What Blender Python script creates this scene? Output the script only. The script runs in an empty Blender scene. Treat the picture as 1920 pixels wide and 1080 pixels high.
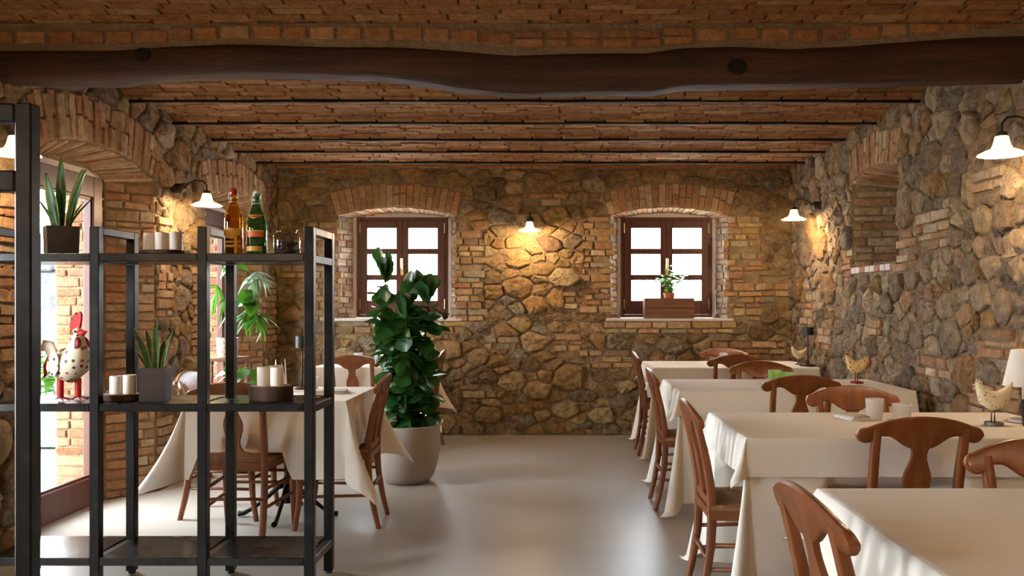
import bpy, math, random
from mathutils import Vector, Matrix, noise as mnoise

# ------------------------------------------------------------------ camera, sky, exposure
sc = bpy.context.scene
col = sc.collection
EYE = 1.29                      # camera height; focal length is 1600 px of a 1920 px wide frame
cam = bpy.data.cameras.new('camera')
cam.sensor_width = 36.0
cam.lens = 1600 / 1920 * 36
cam.shift_x = -80 / 1920
cam.shift_y = 30 / 1920
cam.clip_start = 0.05
cam_o = bpy.data.objects.new('camera', cam)
cam_o.location = (0, 0, EYE)
cam_o.rotation_euler = (math.pi / 2, 0, 0)
col.objects.link(cam_o)
sc.camera = cam_o

world = bpy.data.worlds.new('overcast_sky')
sc.world = world
world.use_nodes = True
bg = world.node_tree.nodes['Background']
bg.inputs[0].default_value = (0.88, 0.935, 1.0, 1)
bg.inputs[1].default_value = 40.0
LAMP_W = 25.0

sc.view_settings.view_transform = 'Standard'
sc.view_settings.look = 'None'
sc.view_settings.gamma = 1.0
sc.view_settings.use_curve_mapping = False
sc.view_settings.exposure = -0.12
sc.cycles.use_denoising = True
sc.cycles.max_bounces = 10
sc.cycles.diffuse_bounces = 5
sc.cycles.glossy_bounces = 4
sc.cycles.transmission_bounces = 6
sc.cycles.transparent_max_bounces = 16
sc.cycles.caustics_reflective = False
sc.cycles.caustics_refractive = False
sc.cycles.sample_clamp_indirect = 6.0

PI = math.pi
XL, XR, D = -2.75, 2.34, 8.42    # left wall, right wall, back wall
YB = -2.6                        # wall behind the camera
ZC = 2.60                        # springing of the brick vaults

# ------------------------------------------------------------------ helpers
def srgb(r, g, b):
    f = lambda c: (c / 255 / 12.92) if c / 255 <= 0.04045 else ((c / 255 + 0.055) / 1.055) ** 2.4
    return (f(r), f(g), f(b))

def smooth(a, b, x):
    t = max(0.0, min(1.0, (x - a) / (b - a)))
    return t * t * (3 - 2 * t)

def interp(tab, x):
    if x <= tab[0][0]: return tab[0][1:]
    for a, b in zip(tab, tab[1:]):
        if x <= b[0]:
            t = (x - a[0]) / (b[0] - a[0])
            return tuple(p + (q - p) * t for p, q in zip(a[1:], b[1:]))
    return tab[-1][1:]

class MB:
    def __init__(s):
        s.v = []; s.f = []; s.c = []; s.cur = (1, 1, 1)
    def vert(s, p):
        s.v.append(tuple(p)); s.c.append(s.cur); return len(s.v) - 1
    def face(s, idx): s.f.append(tuple(idx))
    def add(s, vs, fs):
        o = len(s.v)
        for p in vs: s.vert(p)
        for f in fs: s.f.append(tuple(i + o for i in f))
    def box(s, x0, x1, y0, y1, z0, z1, M=None):
        vs = [(x, y, z) for z in (z0, z1) for y in (y0, y1) for x in (x0, x1)]
        if M is not None: vs = [tuple(M @ Vector(p)) for p in vs]
        s.add(vs, [(0, 2, 3, 1), (4, 5, 7, 6), (0, 1, 5, 4), (2, 6, 7, 3), (0, 4, 6, 2), (1, 3, 7, 5)])
    def rbox(s, x0, x1, y0, y1, z0, z1, r=0.004, M=None):
        """box with chamfered edges"""
        vs = []
        for sx, x in ((-1, x0), (1, x1)):
            for sy, y in ((-1, y0), (1, y1)):
                for sz, z in ((-1, z0), (1, z1)):
                    vs += [(x, y - sy * r, z - sz * r), (x - sx * r, y, z - sz * r), (x - sx * r, y - sy * r, z)]
        if M is not None: vs = [tuple(M @ Vector(p)) for p in vs]
        I = lambda i, j, k, a: ((i * 2 + j) * 2 + k) * 3 + a
        fs = []
        for i in (0, 1):
            q = [I(i, 0, 0, 0), I(i, 1, 0, 0), I(i, 1, 1, 0), I(i, 0, 1, 0)]; fs.append(q if i else q[::-1])
            q = [I(0, i, 0, 1), I(0, i, 1, 1), I(1, i, 1, 1), I(1, i, 0, 1)]; fs.append(q if i else q[::-1])
            q = [I(0, 0, i, 2), I(1, 0, i, 2), I(1, 1, i, 2), I(0, 1, i, 2)]; fs.append(q if i else q[::-1])
        for i in (0, 1):
            for j in (0, 1):
                s1 = (i == j)
                q = [I(i, j, 0, 0), I(i, j, 0, 1), I(i, j, 1, 1), I(i, j, 1, 0)]; fs.append(q if s1 else q[::-1])
                q = [I(i, 0, j, 2), I(i, 0, j, 0), I(i, 1, j, 0), I(i, 1, j, 2)]; fs.append(q if s1 else q[::-1])
                q = [I(0, i, j, 1), I(0, i, j, 2), I(1, i, j, 2), I(1, i, j, 1)]; fs.append(q if s1 else q[::-1])
                for k in (0, 1):
                    q = [I(i, j, k, 0), I(i, j, k, 1), I(i, j, k, 2)]
                    fs.append(q if (i + j + k) % 2 == 1 else q[::-1])
        s.add(vs, fs)
    def rings(s, rings, cap0=True, cap1=True, closed=True):
        o = len(s.v); n = len(rings[0])
        for r in rings:
            for p in r: s.vert(p)
        for i in range(len(rings) - 1):
            for j in range(n if closed else n - 1):
                k = (j + 1) % n
                s.f.append((o + i * n + j, o + i * n + k, o + (i + 1) * n + k, o + (i + 1) * n + j))
        if cap0: s.f.append(tuple(o + j for j in range(n))[::-1])
        if cap1: s.f.append(tuple(o + (len(rings) - 1) * n + j for j in range(n)))
    def lathe(s, prof, n=24, c=(0, 0, 0), cap0=True, cap1=True):
        s.rings([[(c[0] + r * math.cos(2 * PI * j / n), c[1] + r * math.sin(2 * PI * j / n), c[2] + z)
                  for j in range(n)] for r, z in prof], cap0, cap1)
    def tube(s, pts, rad, n=8, ry=None, cap=True):
        pts = [Vector(p) for p in pts]
        rads = rad if isinstance(rad, (list, tuple)) else [rad] * len(pts)
        rys = ry if isinstance(ry, (list, tuple)) else [ry if ry else None] * len(pts)
        up = None; rr = []
        for i, p in enumerate(pts):
            d = (pts[min(i + 1, len(pts) - 1)] - pts[max(i - 1, 0)]).normalized()
            if up is None:
                up = Vector((0, 1, 0)) if abs(d.y) < 0.9 else Vector((1, 0, 0))
            a = d.cross(up).normalized(); b = a.cross(d).normalized(); up = b
            r2 = rys[i] if rys[i] else rads[i]
            rr.append([p + a * math.cos(2 * PI * j / n) * rads[i] + b * math.sin(2 * PI * j / n) * r2 for j in range(n)])
        s.rings(rr, cap, cap)
    def build(s, name, mat, parent=None, smooth=False, loc=None, colors=False, angle=None):
        me = bpy.data.meshes.new(name)
        me.from_pydata(s.v, [], s.f)
        me.materials.append(mat)
        if colors:
            at = me.color_attributes.new('Col', 'FLOAT_COLOR', 'POINT')
            buf = []
            for c in s.c: buf += [c[0], c[1], c[2], 1.0]
            at.data.foreach_set('color', buf)
        if smooth:
            me.polygons.foreach_set('use_smooth', [True] * len(me.polygons))
            if angle: me.set_sharp_from_angle(angle=angle)
        me.update()
        return link(name, me, parent, loc)

def link(name, me, parent=None, loc=None):
    o = bpy.data.objects.new(name, me)
    col.objects.link(o)
    if parent is not None: o.parent = parent
    if loc is not None: o.location = loc
    return o

def tag(o, label=None, cat=None, group=None, kind=None):
    if label: o['label'] = label
    if cat: o['category'] = cat
    if group: o['group'] = group
    if kind: o['kind'] = kind
    return o

def thing(name, label, cat, loc=(0, 0, 0), rz=0.0, group=None, scale=1.0):
    o = bpy.data.objects.new(name, None)
    o.empty_display_size = 0.1
    col.objects.link(o)
    o.location = loc; o.rotation_euler = (0, 0, rz); o.scale = (scale,) * 3
    return tag(o, label, cat, group)

def copy_tree(o, parent=None):
    c = o.copy(); col.objects.link(c)
    if parent is not None: c.parent = parent
    for ch in list(o.children): copy_tree(ch, c)
    return c

def px(p):
    y = max(p[1], 0.05)
    return (1040 + 1600 * p[0] / y, 570 - 1600 * (p[2] - EYE) / y)

# ------------------------------------------------------------------ materials
def mat(name, base, rough=0.6, metal=0.0, vary=None, scale=8.0, stretch=(1, 1, 1), bump=0.0, bscale=None, bdist=0.01,
        attr=False, world_pos=False, spec=0.5, coat=0.0, detail=6.0, rvar=0.0, mottle=None, trans=0.0, sss=0.0):
    m = bpy.data.materials.new(name); m.use_nodes = True
    nt = m.node_tree; n = nt.nodes; l = nt.links
    p = n['Principled BSDF']
    p.inputs['Roughness'].default_value = rough
    p.inputs['Metallic'].default_value = metal
    p.inputs['Specular IOR Level'].default_value = spec
    p.inputs['Coat Weight'].default_value = coat
    p.inputs['Coat Roughness'].default_value = 0.15
    p.inputs['Base Color'].default_value = (*base, 1)
    if sss:
        p.inputs['Subsurface Weight'].default_value = sss
        p.inputs['Subsurface Radius'].default_value = (0.02, 0.015, 0.01)
    if trans:
        p.inputs['Transmission Weight'].default_value = trans
    if world_pos:
        src = n.new('ShaderNodeNewGeometry').outputs['Position']
    else:
        src = n.new('ShaderNodeTexCoord').outputs['Object']
    mp = n.new('ShaderNodeMapping'); mp.inputs['Scale'].default_value = stretch
    l.new(src, mp.inputs['Vector'])
    def noise(sc_, det=detail, ro=0.6):
        t = n.new('ShaderNodeTexNoise'); t.inputs['Scale'].default_value = sc_
        t.inputs['Detail'].default_value = det; t.inputs['Roughness'].default_value = ro
        l.new(mp.outputs[0], t.inputs['Vector']); return t.outputs['Fac']
    out = None
    if attr:
        a = n.new('ShaderNodeVertexColor'); a.layer_name = 'Col'; out = a.outputs['Color']
    if vary is not None:
        fac = noise(scale)
        rp = n.new('ShaderNodeMapRange'); rp.inputs[1].default_value = 0.3; rp.inputs[2].default_value = 0.7
        l.new(fac, rp.inputs[0])
        mx = n.new('ShaderNodeMix'); mx.data_type = 'RGBA'
        mx.blend_type = 'MULTIPLY' if attr else 'MIX'
        if attr:
            mx.inputs[0].default_value = 1.0
            m2 = n.new('ShaderNodeMix'); m2.data_type = 'RGBA'
            l.new(rp.outputs[0], m2.inputs[0])
            m2.inputs[6].default_value = (*vary, 1); m2.inputs[7].default_value = (1.1, 1.1, 1.1, 1)
            l.new(out, mx.inputs[6]); l.new(m2.outputs[2], mx.inputs[7])
        else:
            l.new(rp.outputs[0], mx.inputs[0])
            mx.inputs[6].default_value = (*base, 1); mx.inputs[7].default_value = (*vary, 1)
        out = mx.outputs[2]
    if mottle is not None:
        fac = noise(mottle[1], 3.0)
        rp = n.new('ShaderNodeMapRange'); rp.inputs[1].default_value = 0.5; rp.inputs[2].default_value = 0.68
        l.new(fac, rp.inputs[0])
        mx = n.new('ShaderNodeMix'); mx.data_type = 'RGBA'
        l.new(rp.outputs[0], mx.inputs[0])
        if out is None: mx.inputs[6].default_value = (*base, 1)
        else: l.new(out, mx.inputs[6])
        mx.inputs[7].default_value = (*mottle[0], 1)
        out = mx.outputs[2]
    if out is not None: l.new(out, p.inputs['Base Color'])
    if rvar:
        rp = n.new('ShaderNodeMapRange'); rp.inputs[1].default_value = 0.3; rp.inputs[2].default_value = 0.7
        rp.inputs[3].default_value = rough - rvar; rp.inputs[4].default_value = rough + rvar
        l.new(noise(scale * 0.7), rp.inputs[0]); l.new(rp.outputs[0], p.inputs['Roughness'])
    if bump:
        b = n.new('ShaderNodeBump'); b.inputs['Strength'].default_value = bump
        b.inputs['Distance'].default_value = bdist
        l.new(noise(bscale or scale * 2, 8.0, 0.65), b.inputs['Height'])
        l.new(b.outputs[0], p.inputs['Normal'])
    return m

def glass_mat(name, tint=(1, 1, 1), edge=3.5, rough=0.0, frost=0.0, frost_col=(0.9, 0.9, 0.9)):
    """thin-walled glass: clear tinted passage + surface reflection (+ optional frosting)"""
    m = bpy.data.materials.new(name); m.use_nodes = True
    nt = m.node_tree; n = nt.nodes; l = nt.links
    n.remove(n['Principled BSDF'])
    tr = n.new('ShaderNodeBsdfTransparent'); tr.inputs[0].default_value = (*tint, 1)
    gl = n.new('ShaderNodeBsdfGlossy'); gl.inputs['Roughness'].default_value = rough
    lw = n.new('ShaderNodeLayerWeight'); lw.inputs[0].default_value = 0.5
    pw = n.new('ShaderNodeMath'); pw.operation = 'POWER'; pw.inputs[1].default_value = edge
    fr = n.new('ShaderNodeMapRange'); fr.inputs[3].default_value = 0.03; fr.inputs[4].default_value = 0.7
    l.new(lw.outputs['Facing'], pw.inputs[0]); l.new(pw.outputs[0], fr.inputs[0])
    mx = n.new('ShaderNodeMixShader')
    l.new(fr.outputs[0], mx.inputs[0]); l.new(tr.outputs[0], mx.inputs[1]); l.new(gl.outputs[0], mx.inputs[2])
    last = mx.outputs[0]
    if frost:
        df = n.new('ShaderNodeBsdfDiffuse'); df.inputs[0].default_value = (*frost_col, 1)
        tl = n.new('ShaderNodeBsdfTranslucent'); tl.inputs[0].default_value = (*frost_col, 1)
        ad = n.new('ShaderNodeMixShader'); ad.inputs[0].default_value = 0.5
        l.new(df.outputs[0], ad.inputs[1]); l.new(tl.outputs[0], ad.inputs[2])
        m2 = n.new('ShaderNodeMixShader'); m2.inputs[0].default_value = frost
        l.new(last, m2.inputs[1]); l.new(ad.outputs[0], m2.inputs[2]); last = m2.outputs[0]
    l.new(last, n['Material Output'].inputs[0])
    return m

def emit_mat(name, colr, strength):
    m = bpy.data.materials.new(name); m.use_nodes = True
    p = m.node_tree.nodes['Principled BSDF']
    p.inputs['Base Color'].default_value = (0.9, 0.88, 0.82, 1)
    p.inputs['Roughness'].default_value = 0.3
    p.inputs['Emission Color'].default_value = (*colr, 1)
    p.inputs['Emission Strength'].default_value = strength
    return m

def leaf_mat(name, base, vary, rough=0.4):
    m = mat(name, base, rough, vary=vary, scale=9.0, attr=False, spec=0.5)
    p = m.node_tree.nodes['Principled BSDF']
    # a leaf lets some light through
    nt = m.node_tree; n = nt.nodes; l = nt.links
    tl = n.new('ShaderNodeBsdfTranslucent'); tl.inputs[0].default_value = (base[0] * 1.6, base[1] * 1.5, base[2] * 0.9, 1)
    mx = n.new('ShaderNodeMixShader'); mx.inputs[0].default_value = 0.3
    l.new(p.outputs[0], mx.inputs[1]); l.new(tl.outputs[0], mx.inputs[2])
    l.new(mx.outputs[0], n['Material Output'].inputs[0])
    return m

def spot_mat(name, base, dots, scale, size=0.32):
    """painted metal with little round dots"""
    m = mat(name, base, 0.45)
    nt = m.node_tree; n = nt.nodes; l = nt.links; p = n['Principled BSDF']
    tc = n.new('ShaderNodeTexCoord')
    vo = n.new('ShaderNodeTexVoronoi'); vo.inputs['Scale'].default_value = scale; vo.inputs['Randomness'].default_value = 0.55
    l.new(tc.outputs['Object'], vo.inputs['Vector'])
    lt = n.new('ShaderNodeMath'); lt.operation = 'LESS_THAN'; lt.inputs[1].default_value = size
    l.new(vo.outputs['Distance'], lt.inputs[0])
    sp = n.new('ShaderNodeSeparateColor'); l.new(vo.outputs['Color'], sp.inputs[0])
    rp = n.new('ShaderNodeValToRGB'); rp.color_ramp.interpolation = 'CONSTANT'
    els = rp.color_ramp.elements
    els[0].color = (*dots[0], 1); els[1].position = 1 / len(dots); els[1].color = (*dots[1 % len(dots)], 1)
    for i in range(2, len(dots)):
        e = els.new(i / len(dots)); e.color = (*dots[i], 1)
    l.new(sp.outputs[0], rp.inputs[0])
    mx = n.new('ShaderNodeMix'); mx.data_type = 'RGBA'
    l.new(lt.outputs[0], mx.inputs[0]); mx.inputs[6].default_value = (*base, 1)
    l.new(rp.outputs[0], mx.inputs[7]); l.new(mx.outputs[2], p.inputs['Base Color'])
    return m

M = {}
M['stone'] = mat('stone', (0.4, 0.33, 0.25), 0.9, vary=(0.56, 0.51, 0.44), scale=18, bump=1.0, bscale=40, bdist=0.06, attr=True, world_pos=True, spec=0.25)
M['brick'] = mat('brick', (0.4, 0.2, 0.1), 0.9, vary=(0.64, 0.62, 0.58), scale=20, bump=1.0, bscale=45, bdist=0.02, attr=True, world_pos=True, spec=0.2)
M['mortar'] = mat('mortar', srgb(172, 149, 116), 0.95, vary=srgb(146, 124, 96), scale=9, bump=1.0, bscale=22, bdist=0.06, world_pos=True, spec=0.15)
M['plaster'] = mat('plaster', srgb(205, 195, 185), 0.9, bump=0.2, bscale=30)
M['floor'] = mat('floor_concrete', srgb(176, 171, 161), 0.35, vary=srgb(166, 160, 150), scale=0.9, detail=2.0, stretch=(1, 1.6, 1), world_pos=True,
                 spec=0.5)
M['oldwood'] = mat('old_beam_wood', srgb(78, 47, 25), 0.72, vary=srgb(40, 23, 12), scale=5, stretch=(0.35, 4, 4), bump=0.8, bscale=14, bdist=0.012, world_pos=True, spec=0.3)
M['knot'] = mat('knot_wood', srgb(40, 24, 14), 0.8, vary=srgb(22, 14, 9), scale=30, bump=0.5, spec=0.2)
M['joist'] = mat('dark_joist', srgb(38, 28, 20), 0.8, vary=srgb(22, 17, 13), scale=10, bump=0.3, spec=0.2)
M['winwood'] = mat('window_wood', srgb(92, 50, 34), 0.45, vary=srgb(70, 37, 25), scale=5, stretch=(3, 3, 0.5), spec=0.4)
M['chair'] = mat('chair_wood', srgb(132, 74, 31), 0.4, vary=srgb(98, 50, 19), scale=6, stretch=(5, 5, 0.7), coat=0.12, spec=0.5)
M['rush'] = mat('rush_seat', srgb(156, 116, 70), 0.85, vary=srgb(118, 82, 46), scale=30, stretch=(1, 6, 1), bump=0.8, bscale=60, bdist=0.004)
M['cloth'] = mat('table_linen', srgb(236, 231, 220), 0.9, vary=srgb(228, 222, 210), scale=3, bump=0.12, bscale=9, bdist=0.01, spec=0.15)
M['iron'] = mat('cast_iron', srgb(26, 25, 24), 0.5, metal=0.6, spec=0.4)
M['steel'] = mat('black_steel', srgb(25, 24, 23), 0.36, metal=0.6, vary=srgb(17, 16, 15), scale=7, rvar=0.08, mottle=(srgb(38, 35, 32), 14), bump=0.05, bscale=60, bdist=0.002)
M['plank'] = mat('black_shelf_plate', srgb(30, 28, 26), 0.25, metal=0.35, vary=srgb(20, 19, 18), scale=6, rvar=0.08, spec=0.5)
M['tabletop'] = mat('table_board', srgb(110, 76, 48), 0.6, vary=srgb(90, 60, 38))
M['wax'] = mat('candle_wax', srgb(246, 240, 230), 0.5, sss=0.35)
M['wick'] = mat('wick', srgb(60, 50, 40), 0.9)
M['slabwood'] = mat('slab_wood', srgb(150, 108, 70), 0.7, vary=srgb(120, 82, 50), scale=20)
M['bark'] = mat('bark', srgb(84, 55, 36), 0.9, vary=srgb(46, 30, 20), scale=18, bump=1.0, bscale=30, bdist=0.01)
M['slate'] = mat('dark_planter', srgb(70, 60, 54), 0.5, vary=srgb(48, 44, 42), scale=9, metal=0.3)
M['slate2'] = mat('brown_planter', srgb(58, 40, 36), 0.55, vary=srgb(44, 32, 30), scale=9)
M['concrete'] = mat('pot_concrete', srgb(170, 160, 148), 0.8, vary=srgb(156, 146, 134), scale=5, bump=0.15, bscale=50, bdist=0.003)
M['soil'] = mat('soil', srgb(46, 36, 28), 0.95, vary=srgb(28, 22, 18), scale=40, bump=1.0, bscale=60, bdist=0.02)
M['terracotta'] = mat('terracotta', srgb(168, 100, 66), 0.8, vary=srgb(146, 84, 54))
M['stem'] = mat('stem', srgb(92, 74, 48), 0.8, vary=srgb(70, 56, 36), scale=20)
M['greenstem'] = mat('green_stem', srgb(88, 110, 56), 0.6)
M['fig'] = leaf_mat('fig_leaf', srgb(46, 92, 44), srgb(32, 72, 34), 0.33)
M['philo'] = leaf_mat('bright_leaf', srgb(70, 122, 40), srgb(44, 94, 30), 0.35)
M['silver'] = leaf_mat('silver_leaf', srgb(124, 150, 138), srgb(90, 120, 104), 0.35)
M['snake'] = mat('snake_leaf', (0.1, 0.2, 0.1), 0.4, attr=True, vary=(0.55, 0.62, 0.55), scale=30, stretch=(0.3, 0.3, 1.6))
M['red'] = mat('red_paint', srgb(196, 30, 28), 0.45)
M['darkred'] = mat('dark_red_paint', srgb(132, 18, 24), 0.45)
M['cream'] = mat('cream_paint', srgb(226, 212, 180), 0.55, vary=srgb(206, 190, 156), scale=14)
M['spots'] = spot_mat('spotted_paint', srgb(226, 214, 190), [srgb(60, 44, 34), srgb(180, 60, 40), srgb(96, 100, 50), srgb(76, 60, 44)], 34, 0.26)
M['spots2'] = spot_mat('spotted_paint_small', srgb(222, 192, 138), [srgb(52, 36, 26), srgb(90, 50, 30), srgb(52, 36, 26)], 62, 0.3)
M['spots3'] = spot_mat('speckled_paint', srgb(226, 212, 176), [srgb(120, 88, 50), srgb(96, 70, 44)], 50, 0.17)
M['spotpot'] = spot_mat('spotted_pot', srgb(198, 176, 150), [srgb(70, 50, 40), srgb(84, 60, 46)], 42, 0.24)
M['black'] = mat('black_paint', srgb(20, 20, 21), 0.45)
M['greymetal'] = mat('grey_metal', srgb(120, 118, 114), 0.4, metal=0.8)
M['paper'] = mat('paper', srgb(228, 224, 214), 0.8)
M['paperprint'] = mat('printed_paper', srgb(218, 210, 192), 0.8, vary=srgb(150, 140, 124), scale=40, stretch=(1, 8, 1))
M['picture'] = mat('dark_picture', srgb(40, 42, 48), 0.4, vary=srgb(70, 66, 62), scale=30)
M['shade_white'] = mat('white_shade', srgb(224, 216, 204), 0.7)
M['pane'] = glass_mat('window_glass', (0.97, 0.98, 0.98))
M['amber'] = glass_mat('amber_glass', (0.93, 0.60, 0.16), edge=2.4)
M['green'] = glass_mat('green_glass', (0.30, 0.60, 0.38), edge=2.4)
M['clear'] = glass_mat('clear_glass', (0.95, 0.96, 0.95), edge=2.0)
M['frosted'] = glass_mat('frosted_glass', (0.95, 0.95, 0.95), rough=0.2, frost=0.55)
M['greentumbler'] = glass_mat('green_tumbler_glass', (0.85, 0.95, 0.70), frost=0.5, frost_col=(0.55, 0.78, 0.36))
M['amberlabel'] = mat('amber_print', srgb(214, 160, 70), 0.5)
M['orangelabel'] = mat('orange_print', srgb(206, 96, 36), 0.5)
M['yellowlabel'] = mat('yellow_print', srgb(206, 168, 60), 0.5)
M['redlabel'] = mat('red_print', srgb(150, 44, 26), 0.5)
M['wire'] = mat('wire', srgb(170, 166, 158), 0.3, metal=0.9)
M['ceramic'] = mat('ceramic', srgb(226, 220, 210), 0.3)
M['coffee'] = mat('coffee_beans', srgb(62, 36, 24), 0.5, vary=srgb(40, 22, 15), scale=40)
M['crate'] = mat('crate_wood', srgb(120, 80, 52), 0.8, vary=srgb(84, 52, 34), scale=6, stretch=(0.6, 3, 5), bump=0.3)
M['brass'] = mat('old_brass', srgb(196, 170, 120), 0.35, metal=0.9)
M['lampmetal'] = mat('lamp_iron', srgb(56, 46, 38), 0.55, metal=0.6)
M['lampshade'] = emit_mat('opal_glass', (1.0, 0.72, 0.40), 2.2)
M['bulb'] = emit_mat('bulb_glow', (1.0, 0.70, 0.36), 40.0)
M['terrace'] = mat('terrace_stone', srgb(116, 112, 106), 0.9, vary=srgb(98, 95, 90), scale=3)
M['outwall'] = mat('outdoor_stone', srgb(84, 83, 82), 0.95, vary=srgb(56, 57, 58), scale=5, bump=1.0, bscale=9, bdist=0.05)
M['palegreen'] = mat('pale_green_paint', srgb(128, 146, 132), 0.6)
M['napkin'] = mat('napkin', srgb(240, 236, 230), 0.85)

# ------------------------------------------------------------------ masonry: every stone and brick is a piece of its own
class Masonry:
    """collects stones and bricks of one wall; the 300 that show largest become objects, the rest one mesh"""
    def __init__(s, parent): s.parent = parent; s.items = {}
    def add(s, kind, vs, fs, colr):
        cx = [px(p) for p in vs]
        ys = [p[1] for p in vs]
        area = 0.0
        if min(ys) > 0.5:
            x0 = max(0, min(c[0] for c in cx)); x1 = min(1920, max(c[0] for c in cx))
            y0 = max(0, min(c[1] for c in cx)); y1 = min(1080, max(c[1] for c in cx))
            if x1 > x0 and y1 > y0: area = (x1 - x0) * (y1 - y0)
        s.items.setdefault(kind, []).append((area, vs, fs, colr))
    def finish(s, smooth_kinds=('stone',), limit=300):
        for kind, its in s.items.items():
            its.sort(key=lambda t: -t[0])
            m = M['stone'] if kind == 'stone' else M['brick']
            rest = MB()
            for i, (area, vs, fs, c) in enumerate(its):
                if i < limit and area > 0:
                    n = len(vs)
                    ce = [sum(p[k] for p in vs) / n for k in range(3)]
                    b = MB(); b.cur = c
                    b.add([(p[0] - ce[0], p[1] - ce[1], p[2] - ce[2]) for p in vs], fs)
                    b.build(kind, m, s.parent, smooth=kind in smooth_kinds, loc=ce, colors=True, angle=0.3)
                else:
                    rest.cur = c; rest.add(vs, fs)
            if rest.v:
                o = rest.build(kind + '_infill', m, s.parent, smooth=kind in smooth_kinds, colors=True, angle=0.3)
                o['kind'] = 'stuff'

class Plane:
    """maps wall coordinates (u, v, height above the mortar) to the room"""
    def __init__(s, O, U, V, N): s.O, s.U, s.V, s.N = Vector(O), Vector(U), Vector(V), Vector(N); s.flip = s.U.cross(s.V).dot(s.N) < 0
    def __call__(s, u, v, h=0.0): return tuple(s.O + s.U * u + s.V * v + s.N * h)

rng = random.Random(11)
STONES = {
    'warm': [srgb(190, 160, 116), srgb(176, 148, 106), srgb(200, 174, 132), srgb(166, 140, 104), srgb(182, 148, 98), srgb(156, 132, 102), srgb(192, 156, 106), srgb(172, 158, 132)],
    'grey': [srgb(184, 168, 144), srgb(168, 154, 134), srgb(198, 180, 152), srgb(154, 140, 122), srgb(188, 162, 124), srgb(164, 152, 138), srgb(204, 188, 162), srgb(176, 148, 108)],
}
for c_ in (STONES['warm'],): c_[:] = [(x * 0.97, y * 0.94, z * 0.90) for x, y, z in c_]
STONES['grey'] = [(x * 1.06, y * 0.99, z * 0.92) for x, y, z in STONES['grey']]
BRICKS = [srgb(182, 144, 106), srgb(170, 132, 97), srgb(190, 156, 120), srgb(164, 127, 95), srgb(186, 152, 115), srgb(194, 168, 134), srgb(178, 130, 92)]
VAULT = [srgb(176, 128, 84), srgb(168, 120, 78), srgb(182, 136, 92), srgb(170, 116, 74), srgb(188, 148, 104), srgb(164, 120, 82), srgb(174, 122, 78)]
def jitter(c, a=0.1):
    k = 1 + rng.uniform(-a, a)
    return tuple(max(0.01, x * k * (1 + rng.uniform(-a, a) * 0.3)) for x in c)

def stone_piece(poly, P, hmax):
    """rounded irregular boulder face grown from a convex polygon"""
    n = len(poly)
    cx = sum(p[0] for p in poly) / n; cy = sum(p[1] for p in poly) / n
    r = sum(math.hypot(p[0] - cx, p[1] - cy) for p in poly) / n
    g = 1 - min(0.25, 0.0045 / max(r, 0.02) + 0.01)
    pts = [(cx + (p[0] - cx) * g, cy + (p[1] - cy) * g) for p in poly]
    out = []
    for i in range(n):
        a, b = pts[i], pts[(i + 1) % n]
        t = rng.uniform(0.05, 0.22)
        out.append((a[0] + (b[0] - a[0]) * t, a[1] + (b[1] - a[1]) * t))
        t = rng.uniform(0.05, 0.22)
        out.append((b[0] + (a[0] - b[0]) * t, b[1] + (a[1] - b[1]) * t))
    m = len(out)
    out = [(cx + (p[0] - cx) * k, cy + (p[1] - cy) * k) for p in out for k in (rng.uniform(0.92, 1.03),)]
    h = hmax * rng.uniform(0.5, 1.0)
    tx, ty = rng.uniform(-0.4, 0.4) * h / r, rng.uniform(-0.4, 0.4) * h / r
    def H(p, k):
        w = P(p[0], p[1])
        crag = mnoise.noise((w[0] * 15, w[1] * 15, w[2] * 15)) * 0.016 + mnoise.noise((w[0] * 37, w[1] * 37, w[2] * 37)) * 0.009
        return max(-0.006, -0.012 + h * k + tx * (p[0] - cx) + ty * (p[1] - cy) + crag * min(1, r / 0.08))
    sc2 = lambda k, jit: [(cx + (p[0] - cx) * (k + q), cy + (p[1] - cy) * (k + q)) for p in out for q in (rng.uniform(-jit, jit),)]
    r1 = sc2(0.97, 0.02); r2 = sc2(0.82, 0.06); r3 = sc2(0.45, 0.10)
    vs = [P(p[0], p[1], -0.02) for p in out]
    vs += [P(p[0], p[1], H(p, rng.uniform(0.5, 0.8))) for p in r1]
    vs += [P(p[0], p[1], H(p, rng.uniform(0.85, 1.05))) for p in r2]
    vs += [P(p[0], p[1], H(p, rng.uniform(0.9, 1.2))) for p in r3]
    ox, oy = rng.uniform(-0.15, 0.15) * r, rng.uniform(-0.15, 0.15) * r
    vs.append(P(cx + ox, cy + oy, H((cx + ox, cy + oy), rng.uniform(0.9, 1.25))))
    fs = []
    for k in (0, 1, 2):
        for j in range(m):
            q = (k * m + j, k * m + (j + 1) % m, (k + 1) * m + (j + 1) % m, (k + 1) * m + j)
            fs.append(q[::-1] if P.flip else q)
    for j in range(m):
        q = (3 * m + j, 3 * m + (j + 1) % m, 4 * m)
        fs.append(q[::-1] if P.flip else q)
    return vs, fs

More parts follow.
